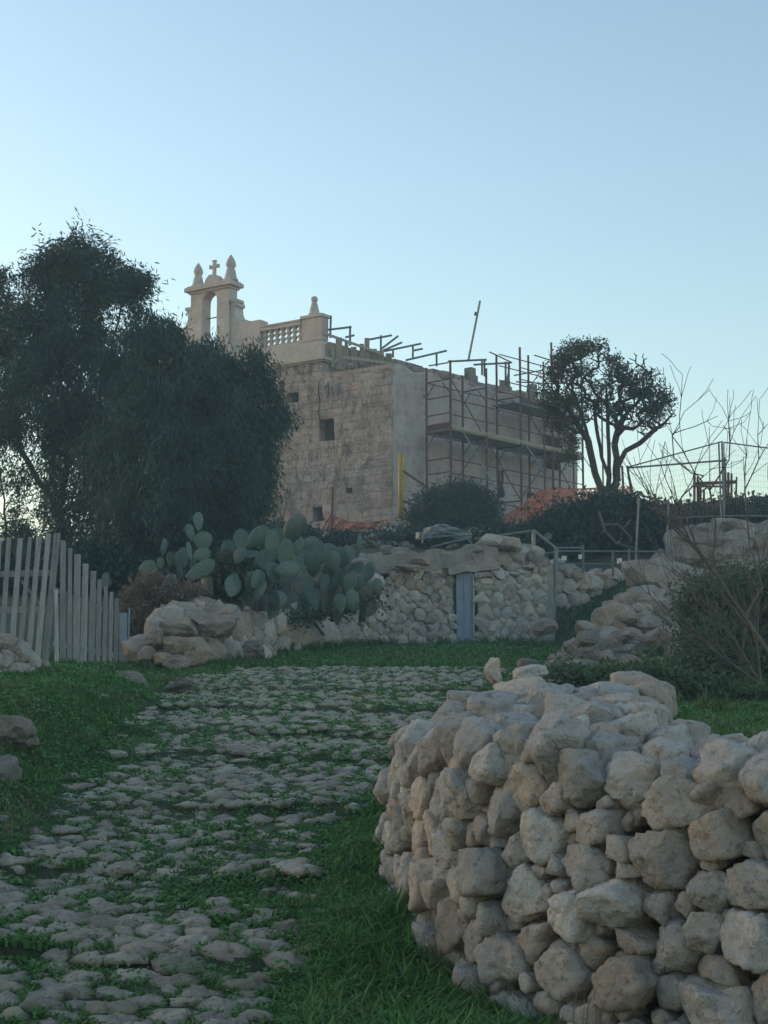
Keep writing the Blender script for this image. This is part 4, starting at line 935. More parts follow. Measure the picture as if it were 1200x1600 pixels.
tubes(pole, 'pole_tube', [(P(732, 562, 51.5), P(750, 470, 51.5))], .034, M_steel); tubes(pole, 'coupler', [(P(741, 490, 51.5), P(745, 491, 51.5))], .06, M_steel)
# yellow pipe with shores
yp = empty('yellow_pipe', P(627, 810, 47.6), 'tall yellow pipe clamped upright at the chapel corner', 'pipe')
for dx in (-2.4, 2.6): mb = MB(); mb.tube(P(627 + dx, 812, 47.5), P(627 + dx, 709, 47.5), .048, n=8); mb.build('pipe', M_yellow, yp, True)
for (a, b_) in [((629, 735), (668, 762)), ((629, 783), (660, 792))]: tubes(yp, 'shore', [(P(*a, 47.5), P(*b_, 47.0))], .035)
pole2 = empty('drainpipe', P(419, 800, 50.2), 'dark drainpipe on the chapel wall just right of the big tree', 'pipe')
tubes(pole2, 'pipe', [(P(418.5, 800, 50.4), P(421, 728, 50.4))], .075, M_dark); tubes(pole2, 'bracket', [(P(415, 738, 50.4), P(425, 738, 50.4))], .04, M_steel)
# nets
def net(name_label, quads, Y, m=M_orange, name='safety_net', amp=.25):
    """hanging, rumpled mesh net: corner rows of pixels, left to right (top, bottom)"""
    nx_, ny_ = 26, 9; T = np.array([(a, b_) for a, b_, _, _ in quads], float); B = np.array([(c_, d_) for _, _, c_, d_ in quads], float); u = np.linspace(0, len(quads) - 1, nx_)
    mb = MB(); gp = np.zeros((nx_, ny_, 3))
    for i in range(nx_):
        a = [np.interp(u[i], range(len(quads)), T[:, k_]) for k_ in (0, 1)]; b_ = [np.interp(u[i], range(len(quads)), B[:, k_]) for k_ in (0, 1)]
        for j in range(ny_):
            f = j / (ny_ - 1); yy = np.interp(u[i], range(len(quads)), Y)
            gp[i, j] = P(a[0] + (b_[0] - a[0]) * f, a[1] + (b_[1] - a[1]) * f, yy + amp * math.sin(i * 1.1 + j * .9) * .4 + random.uniform(-.06, .06))
    return gp
def netobj(label, gp, m=M_orange, sub=3, r=.012):
    t = empty('safety_net', gp[:, -1].mean(0), label, 'net')
    nx_, ny_ = gp.shape[:2]; v = gp.reshape(-1, 3); i = np.arange(nx_ * ny_).reshape(nx_, ny_)
    f = np.stack([i[:-1, :-1].ravel(), i[1:, :-1].ravel(), i[1:, 1:].ravel(), i[:-1, 1:].ravel()], 1)
    me = mesh_np('netting', v - v.mean(0), f, True, m); o = link('netting', me, t, v.mean(0)); md = o.modifiers.new('s', 'SOLIDIFY'); md.thickness = .01
    mb = MB(); mb.path([gp[k_, 0] for k_ in range(nx_)], .018, 4); mb.build('edge_rope', m, t)
    return t
def netmat(name, c, c2):
    m, nt, b = nodes(name); nt.links.new(mixc(nt, ramp(nt, tex(nt, 3, 4), .35, .65), c, c2), b.inputs['Base Color']); b.inputs['Roughness'].default_value = .6
    wv = tex(nt, 14, 3, .6); b.inputs['Alpha'].default_value = 1
    nt.links.new(ramp(nt, wv, .40, .52), b.inputs['Alpha']); return m
M_net = netmat('orange_net_mesh', (.60, .17, .09), (.40, .12, .07))
netobj('orange safety net sagging along the foot of the chapel\'s left wall', net('', [(512, 800, 510, 842), (520, 806, 512, 842), (545, 815, 545, 838), (575, 817, 578, 832), (606, 812, 608, 826)], [47.6, 47.5, 47.2, 47, 46.8]), M_net)
netobj('orange safety net heaped at the scaffold foot behind the dark tree', net('', [(786, 808, 784, 826), (815, 790, 812, 824), (840, 768, 842, 818), (870, 762, 875, 812), (905, 764, 915, 800), (985, 760, 990, 780)], [44, 44, 44, 44, 44.5, 45]), M_net)
for px, y0, y1 in [(519, 762, 812), (786, 740, 812), (556, 800, 830)]:
    pass
st_ = empty('stake', P(518, 840, 47.3), 'thin dark stake holding up the left orange net', 'stake'); tubes(st_, 'post', [(P(518, 840, 47.4), P(519.5, 762, 47.4))], .035, M_rust); tubes(st_, 'brace', [(P(502, 832, 47.3), P(519, 800, 47.3))], .02, M_rust)
# dark cloth hanging from the scaffold on a cable, sacks, tarpaulin heap
hc = empty('hanging_cable', P(784, 790, 46.8), 'black cable with a knotted cloth dangling beside the scaffold', 'cable')
mb = MB(); mb.path([P(*q, 46.8) for q in [(781, 735), (780, 752), (782, 765), (778, 780), (775, 800), (770, 810)]], .035, 6); mb.path([P(*q, 46.8) for q in [(785, 735), (785, 750), (783, 764)]], .045, 6); mb.build('cable', M_black, hc)
o = boulder('knotted_cloth', P(784, 768, 46.75), (.12, .1, .2), M_black, hc, 2)
def lump(label, cat, name, lst, m, base):
    t = empty(name, base, label, cat)
    for (px, py, Y, s) in lst: boulder('fold', P(px, py, Y), s, m, t, 3, k=6, planes=8)
lump('heap of white sacks and rubble beside the dark pine bush', 'sacks', 'sack_heap', [(765, 815, 45.5, (.3, .25, .22)), (752, 822, 45.2, (.25, .25, .15)), (772, 800, 45.8, (.22, .2, .25)), (783, 822, 45.3, (.35, .2, .12)), (745, 812, 45.6, (.18, .15, .12))], M_bag, P(765, 825, 45.5))
lump('crumpled grey tarpaulin heap lying above the hut roof', 'tarpaulin', 'tarpaulin', [(680, 832, 36, (.35, .25, .13)), (705, 830, 36.2, (.3, .25, .12)), (662, 838, 35.8, (.2, .2, .1)), (720, 838, 36, (.25, .2, .08)), (692, 824, 36.4, (.25, .2, .08))], M_tarp, P(690, 845, 36))
lump('grey rubble mound at the chapel corner below the yellow pipe', 'rubble', 'rubble_mound', [(615, 830, 45, (.45, .3, .25)), (640, 835, 45, (.4, .3, .18)), (595, 838, 45, (.3, .3, .15)), (628, 822, 45.5, (.3, .25, .2)), (660, 842, 44, (.4, .3, .15))], M_rock, P(618, 845, 45))
rb = empty('rubble_scatter', G(700, 38), 'broken stones strewn over the bare slope between hut roof and chapel', 'rubble')
for _ in range(90):
    Y = RNG.uniform(33, 44); g_ = G(RNG.uniform(560, 870), Y, .02); q = RNG.uniform(.08, .26); boulder('stone', g_, (q * 1.2, q, q * .7), M_rock, rb, 2)
pl_ = empty('loose_pipe', P(690, 840, 35.5), 'bent pale pipes lying across the tarpaulin heap', 'pipe')
for q in ([(660, 848), (662, 836), (680, 828), (700, 832), (722, 838)], [(672, 856), (700, 848), (730, 842), (738, 850)], [(655, 842), (690, 838), (735, 836)]):
    mb = MB(); mb.path([P(*a, 35.4) for a in q], .022, 5); mb.build('pipe', M_steel, pl_)

# ------------------------------------------------------------------ railing, gate posts and mesh fences
gp_ = empty('fence_corner', P(869, 970, 31.8), 'grey green metal posts with a sloping top rail at the hut corner', 'fence')
for (a, b_, Y0, Y1, r) in [((834, 828), (834, 872), 31.6, 31.6, .04), ((869, 856), (865, 972), 31.6, 31.6, .045), ((742, 842), (833, 829), 31.3, 31.6, .022), ((835, 830), (869, 857), 31.6, 31.6, .03), ((834, 868), (869, 862), 31.6, 31.6, .015)]:
    mb = MB(); mb.tube(P(*a, Y0), P(*b_, Y1), r, n=8); mb.build('post' if abs(a[0] - b_[0]) < 10 else 'rail', M_steel if r != .022 else M_greenpost, gp_)
mb = MB(); mb.tube(P(856, 838, 31.9), P(857, 838, 31.94), .075, .075, 14); o = mb.build('round_plate', M_greenpost, gp_)
rl = empty('metal_railing', P(960, 900, 32.3), 'thin metal railing with paper notices running right from the corner post', 'railing')
for (a, b_, r) in [((869, 856), (911, 856), .02), ((869, 861), (1045, 862), .018), ((869, 880), (1000, 882), .012), ((911, 852), (911, 895), .03), ((958, 860), (958, 900), .026), ((983, 858), (983, 905), .026), ((1045, 786), (1042, 868), .022), ((999, 775), (993, 880), .024), ((1000, 773), (1047, 787), .022)]:
    mb = MB(); mb.tube(P(*a, 32.2), P(*b_, 32.4), r, n=7); mb.build('post' if abs(a[0] - b_[0]) < 8 else 'rail', M_steel, rl)
for (px, py, w_, h_) in [(881.5, 872, 8, 7), (906.5, 870, 5, 7), (968, 876, 8, 8)]:
    a = P(px - w_ / 2, py + h_ / 2, 32.12); mb = MB(); mb.box(a, P(px + w_ / 2, py + h_ / 2 + random.uniform(-.5, .5), 32.12) - a, (0, .006, 0), P(px - w_ / 2, py - h_ / 2, 32.12) - a); mb.build('notice', M_white, rl)
def meshfence(label, c4, Y, bars, nv, nh, posts):
    """temporary fence panel: corners TL TR BR BL in pixels"""
    TL, TR, BR, BL = [P(*c_, y_) for c_, y_ in zip(c4, Y)]; t = empty('mesh_fence', BL, label, 'fence')
    for (a, b_) in [(TL, TR), (TR, BR), (BR, BL), (BL, TL)]: mb = MB(); mb.tube(a, b_, .018, n=6); mb.build('frame_tube', M_steel, t)
    mb = MB()
    for k_ in range(1, nv): f = k_ / nv; mb.tube(TL + (TR - TL) * f, BL + (BR - BL) * f, .0022, n=3, cap=False)
    for k_ in range(1, nh): f = k_ / nh; mb.tube(TL + (BL - TL) * f, TR + (BR - TR) * f, .0022, n=3, cap=False)
    mb.build('wire_mesh', M_steel, t, kind='stuff'); return t
fn1 = meshfence('tilted wire mesh fence panel left of the tall fence posts', [(980, 730), (1128, 690), (1130, 806), (1000, 812)], (38, 37.5, 37.5, 38), 0, 34, 12, [])
fn2 = meshfence('wire mesh fence panel running out of the frame at the right edge', [(1131, 691), (1245, 706), (1245, 806), (1132, 806)], (37.3, 38, 38, 37.3), 0, 30, 12, [])
for (a, b_, fn, r) in [((1123, 690), (1127, 812), fn1, .024), ((1128, 689), (1131, 812), fn2, .024), ((972, 728), (976, 800), fn1, .03), ((980, 728), (992, 802), fn1, .03), ((981, 731), (1136, 719), fn1, .024)]:
    mb = MB(); mb.tube(P(*a, 37.4), P(*b_, 37.4), r, n=7); mb.build('post', M_rust if r == .03 else M_steel, fn)
tr = empty('scaffold_trestle', P(1117, 800, 38.5), 'stack of rusty steel trestle frames behind the mesh fence on the crest', 'trestle')
for (a, b_, r) in [((1085, 740), (1085, 806), .035), ((1090, 745), (1090, 806), .03), ((1094, 752), (1094, 806), .04), ((1138, 738), (1138, 806), .035), ((1143, 740), (1143, 806), .03), ((1151, 745), (1149, 806), .025), ((1100, 764), (1100, 806), .03), ((1086, 756), (1150, 753), .05), ((1086, 760), (1140, 760), .03),
                   ((1094, 770), (1107, 760), .02), ((1138, 770), (1125, 760), .02), ((1090, 792), (1145, 786), .02), ((1131, 715), (1134, 806), .05)]:
    mb = MB(); mb.tube(P(*a, 38.6), P(*b_, 38.8), r, n=6); mb.build('leg' if abs(a[0] - b_[0]) < 5 else 'crossbar', M_rust, tr)

# ------------------------------------------------------------------ trees and bushes
def frusta(p0, p1, r0, r1, n=5):
    d = p1 - p0; L = np.linalg.norm(d, axis=1)[:, None] + 1e-9; d = d / L
    ref = np.where(np.abs(d[:, 2:]) < .9, [[0, 0, 1.]], [[1., 0, 0]]); a = np.cross(d, ref); a /= np.linalg.norm(a, axis=1)[:, None]; b_ = np.cross(d, a)
    an = np.arange(n) * 2 * math.pi / n; ring = np.cos(an)[None, :, None] * a[:, None] + np.sin(an)[None, :, None] * b_[:, None]
    v = np.concatenate([p0[:, None] + ring * r0[:, None, None], p1[:, None] + ring * r1[:, None, None]], 1).reshape(-1, 3)
    base_ = np.arange(len(p0))[:, None, None] * 2 * n; q = np.array([[i, (i + 1) % n, n + (i + 1) % n, n + i] for i in range(n)])[None]
    return v, (base_ + q).reshape(-1, 4)
def grow(limbs, tips, step=.3, jit=.06, r_tip=.006, pw=.5, n=5, pull=.25, bowk=.10):
    """limbs: polylines of the main stems; each tip grows back to the nearest wood; thickness from what it carries"""
    pos, par = [], []
    for l in limbs:
        prev = -1
        if pos and np.linalg.norm(np.array(l[0]) - pos[0]) < 3:
            D = np.linalg.norm(np.array(pos) - np.array(l[0]), axis=1); prev = int(D.argmin()) if D.min() < .8 else -1; l = [pos[prev]] + list(l[1:]) if prev >= 0 and D.min() < .15 else l
        for a, b_ in zip(l[:-1], l[1:]):
            a, b_ = np.array(a, float), np.array(b_, float); k = max(1, int(np.linalg.norm(b_ - a) / step))
            for i in range(k): pos.append(a + (b_ - a) * (i + (0 if prev == -1 and i == 0 else 1)) / k + RNG.normal(0, jit * .25, 3)); par.append(prev); prev = len(pos) - 1
    root = pos[0]
    for t in sorted(tips, key=lambda q: np.linalg.norm(q - root)):
        Pn = np.array(pos); D = np.linalg.norm(Pn - t, axis=1) + pull * np.linalg.norm(Pn - root, axis=1) * 0 + .35 * np.maximum(Pn[:, 2] - t[2], 0); D[0] += 5
        j = int(D.argmin()); a = Pn[j]; dist = np.linalg.norm(t - a); k = max(1, int(dist / step)); prev = j; bow = RNG.normal(0, bowk, 3) * dist; bow[2] -= .12 * dist
        for i in range(1, k + 1):
            f = i / k; pos.append(a + (t - a) * f + bow * 4 * f * (1 - f) * .5 + RNG.normal(0, jit, 3) * (f < 1)); par.append(prev); prev = len(pos) - 1
    pos = np.array(pos); par = np.array(par); cnt = np.zeros(len(pos)); kids = np.bincount(par[par >= 0], minlength=len(pos)); cnt[kids == 0] = 1
    for i in range(len(pos) - 1, 0, -1):
        if par[i] >= 0: cnt[par[i]] += cnt[i]
    rad = r_tip * cnt ** pw; m = par >= 0
    return frusta(pos[par[m]], pos[m], np.minimum(rad[par[m]], rad[m] * 1.35), rad[m], n) + (pos, rad)
def leaves(c, d, L, W, tone, fold=0.0):
    """one narrow leaf per row: centre line start c, direction d, length L, width W"""
    n_ = len(c); r_ = RNG.normal(size=(n_, 3)); s = np.cross(d, r_); s /= np.linalg.norm(s, axis=1)[:, None]
    L = L[:, None]; W = W[:, None]
    v = np.stack([c, c + d * L * .45 + s * W, c + d * L, c + d * L * .45 - s * W], 1).reshape(-1, 3); i = np.arange(n_)[:, None] * 4
    return v, i + np.array([[0, 1, 2, 3]]), np.repeat(tone, 4)
def unit(v): return v / np.linalg.norm(v, axis=1)[:, None]
def ell_points(ells, n_, Yof, shell=.35, depthf=.8):
    """points in ellipsoids given in pixels (px, py, rx, ry[, weight])"""
    wt_ = np.array([e[2] * e[3] * (e[4] if len(e) > 4 else 1) for e in ells], float); wt_ /= wt_.sum(); k = RNG.choice(len(ells), n_, p=wt_); out = []; 
    for j in range(n_):
        e = ells[k[j]]; d = RNG.normal(size=3); d /= np.linalg.norm(d); r_ = RNG.uniform(shell, 1) ** .6 * 1.0
        Y = Yof(e) + d[1] * r_ * e[2] / F * Yof(e) * depthf
        out.append(P(e[0] + d[0] * r_ * e[2], e[1] - d[2] * r_ * e[3], Y))
    return np.array(out), k
def droop_crown(ells, Y, n_spray, per, L=.16, W=.010, hang=.75, tight=.17):
    sub, sk = ell_points(ells, len(ells) * 9, lambda e: Y + (e[5] if len(e) > 5 else 0), .3, .9)
    j = RNG.integers(0, len(sub), n_spray); k = sk[j]; rr = np.array([ells[q][2] + ells[q][3] for q in k]) / 2 / F * Y
    c = sub[j] + RNG.normal(0, tight, (n_spray, 3)) * rr[:, None] * np.array([1, 1, 1.25])
    cen = np.array([P(e[0], e[1], Y) for e in ells])[k]
    out = unit(c - cen + RNG.normal(0, .2, c.shape)); ax = unit(out * .55 + np.array([0, 0, -hang]))
    ln = RNG.uniform(.25, .6, n_spray) * (.6 + .4 * hang); idx = np.repeat(np.arange(n_spray), per); f = RNG.uniform(-.15, 1, len(idx))
    st = c[idx] + ax[idx] * (f * ln[idx])[:, None] + RNG.normal(0, .09, (len(idx), 3))
    d = unit(ax[idx] * .6 + RNG.normal(0, .42, (len(idx), 3)) + np.array([0, 0, -.5 * hang]))
    tone = np.clip(RNG.uniform(0, 1, n_spray)[idx] * .6 + RNG.uniform(0, .4, len(idx)), 0, 1)
    return leaves(st, d, RNG.uniform(.6, 1.3, len(idx)) * L, RNG.uniform(.7, 1.3, len(idx)) * W, tone), c
def tree(label, limbs, ells, Y, n_spray, per, m, L, W, tips=150, crown='droop', rt=.008, hang=.75, tight=.17):
    t = empty('tree', limbs[0][0], label, 'tree')
    (v, f, tn), c = droop_crown(ells, Y, n_spray, per, L, W, hang, tight)
    tip = c[RNG.choice(len(c), min(tips, len(c)), replace=False)]
    tv, tf, pos, rad = grow([[np.array(q) for q in l] for l in limbs], list(tip), r_tip=rt)
    o0 = np.array(limbs[0][0])
    link('trunk', mesh_np('trunk', tv - o0, tf, True, M_bark), t, o0)
    link('crown', mesh_np('crown', v - o0, f, False, m, tn), t, o0)
    return t
# e: (px, py, rx, ry, weight, dY)
tree('tallest tree at the left edge, loose drooping crown above the gate', [[G(95, 29.5, -.2), P(90, 800, 29.5), P(110, 700, 29.5), P(130, 560, 29.5), P(135, 440, 29.5)], [P(90, 800, 29.5), P(30, 700, 29.6), P(20, 560, 29.8)], [P(100, 750, 29.5), P(160, 620, 29.3), P(190, 480, 29.3)]],
     [(135, 415, 52, 50, 1, 0), (95, 425, 45, 45, .9, .4), (175, 440, 40, 40, .8, 0), (198, 410, 30, 34, .7, 0), (200, 460, 26, 46, .7, 0), (60, 470, 50, 50, 1, .3), (15, 445, 45, 42, 1, .5), (120, 500, 80, 60, 1.2, 0), (30, 540, 70, 70, 1.2, .2), (-40, 520, 60, 110, .7, .5),
      (110, 590, 90, 70, 1.2, -.2), (40, 630, 70, 60, 1, 0), (150, 650, 70, 60, 1.1, 0), (90, 700, 70, 60, .8, 0), (165, 740, 60, 80, 1.1, 0), (-20, 640, 50, 80, .6, .4), (110, 790, 50, 60, .45, .4), (30, 800, 40, 60, .25, .4), (130, 850, 60, 50, .9, .4), (20, 860, 60, 36, .5, .8), (-10, 720, 30, 50, .3, .5)],
     29.5, 3300, 32, M_euca, .13, .014, 190, rt=.011, hang=.45, tight=.17)
tree('dense weeping tree with a dark rounded crown in front of the chapel', [[G(255, 28, -.2), P(255, 880, 28), P(280, 760, 28), P(290, 640, 28)], [P(262, 850, 28), P(350, 740, 28), P(400, 660, 28)], [P(255, 870, 28), P(200, 760, 28), P(190, 660, 28)]],
     [(245, 522, 42, 32, 1.3, 0), (305, 532, 44, 28, 1.3, 0), (420, 665, 28, 46, .7, 0), (250, 545, 48, 40, 1.1, 0), (325, 550, 55, 34, 1.1, 0), (290, 590, 90, 60, 1.3, 0), (360, 585, 52, 48, 1.1, 0), (392, 625, 36, 55, 1, 0), (394, 680, 44, 48, .7, -.2), (432, 650, 20, 34, .3, 0), (428, 700, 18, 30, .25, 0), (200, 590, 50, 50, 1, .3), (300, 680, 100, 80, 1.5, -.5), (210, 690, 70, 90, 1.3, 0), (350, 760, 60, 70, 1.3, -.2),
      (270, 790, 80, 70, 1.4, -.4), (190, 800, 50, 70, 1.2, 0), (385, 800, 34, 50, 1, 0), (300, 855, 90, 45, 1.4, 0), (200, 870, 60, 40, 1.1, .2), (225, 520, 34, 26, .5, .2), (370, 700, 50, 60, 1, 0), (160, 860, 40, 50, 1, .4), (410, 750, 20, 40, .35, 0)],
     28.0, 4200, 40, M_euca, .14, .012, 130, rt=.010, hang=.85, tight=.15)
ot = tree('sparse backlit olive tree low behind the gate at the left edge', [[G(8, 36, -.2), P(6, 780, 36), P(-10, 690, 36)], [P(6, 800, 36), P(40, 740, 36), P(60, 700, 36)]],
     [(-10, 690, 40, 50, .6, 0), (60, 850, 60, 40, .9, 0), (110, 880, 60, 30, 1, 0), (40, 770, 30, 30, .3, 0), (-20, 840, 40, 60, .6, 0), (90, 800, 30, 40, .4, 0)], 36, 360, 30, M_olive, .14, .014, 90, hang=.2)
# the twisted tree at the right
def pz(zx, zy, Y=36): return P(780 + zx / 4, 520 + zy / 4, Y)
lm = [[G(952, 35.6, -.3), pz(690, 1120), pz(640, 1020), pz(600, 880), pz(570, 740), pz(540, 600), pz(490, 440), pz(440, 300)], [pz(680, 1080), pz(690, 900), pz(685, 700), pz(680, 500), pz(670, 330)], [pz(700, 1080), pz(735, 930), pz(735, 780), pz(720, 700), pz(760, 520), pz(800, 380)],
      [pz(740, 820), pz(790, 740), pz(880, 690), pz(960, 620), pz(1040, 560), pz(1100, 480)], [pz(560, 700), pz(480, 560), pz(400, 420), pz(300, 320)], [pz(600, 900), pz(560, 820), pz(500, 740)], [pz(760, 540), pz(860, 440), pz(960, 320)], [pz(690, 900), pz(640, 780), pz(610, 600), pz(590, 420)]]
ct = empty('tree', lm[0][0], 'gnarled tree with a bare twisted trunk and thin open crown right of the chapel', 'tree')
EL = [(905, 548, 34, 20, 1), (880, 570, 30, 22, 1), (935, 545, 24, 16, .8), (860, 595, 24, 26, .8), (900, 595, 36, 30, .9), (955, 575, 32, 24, .9), (985, 580, 26, 22, .7), (1005, 610, 28, 24, .7), (950, 615, 40, 28, .8), (1030, 635, 26, 22, .7), (1050, 640, 12, 14, .3), (1000, 640, 36, 20, .8), (960, 650, 40, 22, .6), (900, 650, 34, 26, .7), (1010, 665, 36, 14, .4), (870, 640, 26, 30, .8), (920, 625, 24, 20, .7), (1000, 560, 16, 16, .5), (1040, 615, 20, 22, .8), (1052, 650, 10, 16, .5), (990, 600, 34, 26, 1), (1020, 590, 22, 20, .7), (1030, 660, 24, 16, .7)]
tp, _ = ell_points(EL, 1300, lambda e: 36, .0, 1.6)
tv, tf, pos, rad = grow([[np.array(q) for q in l] for l in lm], list(tp), step=.2, jit=.035, r_tip=.0105, pw=.43)
o0 = np.array(lm[0][0]); link('trunk', mesh_np('trunk', tv - o0, tf, True, M_bark), ct, o0)
EC = [(905, 545, 26, 13, 1), (880, 562, 20, 10, .9), (932, 540, 14, 9, .6), (864, 585, 18, 10, .7), (900, 580, 26, 10, .7), (955, 562, 20, 8, .6), (968, 578, 22, 10, .6), (1015, 617, 24, 10, .9), (990, 612, 22, 9, .7), (940, 603, 26, 9, .5), (888, 625, 28, 12, .9), (1000, 660, 22, 8, .4), (860, 640, 16, 18, .8), (925, 632, 30, 8, .5), (975, 637, 22, 8, .5), (1030, 600, 12, 8, .3), (872, 665, 20, 12, .6), (890, 690, 16, 14, .6), (888, 712, 14, 16, .5), (1020, 640, 20, 12, .8), (1040, 625, 14, 10, .5), (985, 595, 20, 10, .6), (1010, 585, 14, 10, .5), (960, 640, 26, 10, .5), (850, 615, 14, 12, .6)]
cc, kk = ell_points([(a, b_, c_ * 1.2, d_ * 1.15, g_) for a, b_, c_, d_, g_ in EC], 1700, lambda e: 36, .0, 1.8); idx = np.repeat(np.arange(1700), 9)
lv_, lf_, lt_ = leaves(cc[idx] + RNG.normal(0, .07, (len(idx), 3)), unit(RNG.normal(size=(len(idx), 3))), RNG.uniform(.04, .08, len(idx)), RNG.uniform(.014, .024, len(idx)), RNG.uniform(0, 1, len(idx)))
link('crown', mesh_np('crown', lv_ - o0, lf_, False, M_carob, lt_), ct, o0)

def bush(label, cat, ells, Y, n_, per, m, size=.06, name='shrub', base=None, spread=.10, twigs=0, needle=False, group=None, upb=.0):
    px = np.mean([e[0] for e in ells]); py = max(e[1] + e[3] for e in ells); b0 = P(px, py, Y) if base is None else base
    t = empty(name, b0, label, cat, group)
    c, k = ell_points(ells, n_, lambda e: Y + (e[5] if len(e) > 5 else 0), .0, .9); idx = np.repeat(np.arange(n_), per)
    cn = np.array([P(ells[q][0], ells[q][1], Y) for q in k]); c = cn + (c - cn) * np.abs(RNG.normal(.75, .33, n_))[:, None]
    d = unit(RNG.normal(size=(len(idx), 3)) + np.array([0, 0, upb])); st = c[idx] + RNG.normal(0, spread, (len(idx), 3))
    v, f, tn = leaves(st, d, RNG.uniform(.6, 1.4, len(idx)) * size, RNG.uniform(.7, 1.3, len(idx)) * size * (.10 if needle else .3), np.clip(RNG.uniform(0, 1, n_)[idx] * .7 + RNG.uniform(0, .3, len(idx)), 0, 1))
    link('foliage', mesh_np('foliage', v - b0, f, False, m, tn), t, b0)
    tip = c[RNG.choice(n_, min(n_, 40 + twigs), replace=False)]
    tv, tf, _, _ = grow([[b0 + np.array([0, 0, -.2]), b0 + np.array([0, 0, .15])]], list(tip), step=.25, r_tip=.005, n=4)
    link('stems', mesh_np('stems', tv - b0, tf, True, M_bark), t, b0)
    return t
bush('dark low pine bush in front of the scaffold foot', 'bush', [(705, 798, 50, 26, 1), (680, 790, 30, 22, .8), (735, 788, 34, 24, .8), (720, 775, 30, 18, .6), (655, 812, 26, 16, .5), (760, 800, 20, 22, .5), (700, 820, 60, 16, 1)], 44, 900, 34, M_shrub, .20, needle=True, spread=.16)
bush('wide dark thicket under the gnarled tree behind the railing', 'thicket', [(880, 825, 50, 32, 1), (930, 830, 60, 40, 1.4), (965, 815, 40, 30, 1.2), (990, 840, 50, 36, 1), (860, 850, 40, 20, .8), (940, 800, 40, 22, 1), (1015, 835, 40, 34, .8), (900, 865, 60, 16, .6), (985, 800, 20, 16, .8)], 35.5, 1500, 40, M_shrub, .13, spread=.14)
bush('green hedge of shrubs along the hill crest below the mesh fence', 'hedge', [(1060, 812, 40, 18, 1), (1110, 808, 40, 16, 1), (1150, 805, 40, 18, 1), (1195, 803, 34, 20, 1), (1020, 808, 36, 16, 1), (1230, 804, 30, 20, 1)], 39, 900, 34, M_shrub, .13, spread=.13)
bush('overgrown weedy bush covering the right bank below the rocks', 'bush', [(1120, 970, 56, 50, 1, 0), (1165, 960, 60, 56, 1, 0), (1195, 1010, 50, 60, 1, 0), (1120, 1020, 50, 45, 1, -1), (1095, 1010, 26, 36, .5), (1205, 930, 50, 34, .6), (1090, 945, 26, 26, .4), (1150, 1060, 70, 30, .8), (1150, 925, 60, 26, .5, 2), (1220, 1040, 40, 50, .8)], 17.5, 2300, 36, M_weed, .045, spread=.12, twigs=260, upb=.8)
bush('dark leafy weeds in the hollow between near wall and outcrop', 'weeds', [(1020, 1085, 44, 16, 1), (960, 1075, 30, 14, .5), (1065, 1090, 40, 18, 1), (1120, 1102, 50, 16, 1), (1180, 1108, 40, 14, .8), (890, 1068, 24, 10, .4), (1040, 1108, 46, 14, .8)], 13.5, 900, 30, M_weed, .05, spread=.08, upb=.8)
bush('dry brown bramble between the gate and the tumbled wall', 'bramble', [(228, 955, 26, 30, 1), (212, 990, 20, 34, .8), (250, 930, 30, 18, .7), (235, 915, 30, 14, .5), (290, 930, 36, 12, .4), (205, 940, 14, 26, .5)], 21.5, 520, 20, M_dry, .10, spread=.08, twigs=150, upb=.8, needle=True)
bush('low weeds along the top of the tumbled wall under the cactus', 'weeds', [(470, 965, 50, 8, 1), (420, 962, 40, 8, .8), (540, 955, 50, 10, 1), (590, 940, 30, 10, .5)], 24.2, 60, 14, M_weed, .07, spread=.09, upb=.6)
bush('leafy brown-tipped weed between the left cactus groups', 'weeds', [(375, 905, 20, 26, 1), (355, 895, 24, 24, .8), (345, 915, 30, 18, .8)], 22.8, 260, 24, M_olive, .09, spread=.07, upb=.4)
bush('long dark hedge at the chapel foot behind the cactus', 'hedge', [(540, 850, 50, 12, 1), (470, 850, 50, 20, 1), (430, 850, 40, 36, 1), (590, 848, 50, 10, 1), (640, 852, 50, 10, .6), (810, 838, 60, 12, 1)], 42, 800, 34, M_shrub, .12, spread=.12)
bush('patchy dark weeds over the slope between hut roof and chapel', 'weeds', [(600, 852, 40, 8, 1), (700, 845, 50, 8, 1), (780, 838, 40, 8, 1), (650, 838, 40, 8, .8), (820, 845, 30, 10, 1), (750, 850, 60, 6, .8)], 38, 420, 26, M_shrub, .10, spread=.12)
bush('thicket of undergrowth along the bank behind the gate and trees', 'undergrowth', [(200, 905, 80, 26, 1), (80, 905, 80, 24, 1), (0, 900, 60, 26, 1), (300, 905, 70, 24, 1), (160, 880, 60, 26, .8), (380, 890, 60, 30, 1)], 27, 1300, 34, M_shrub, .12, spread=.12)
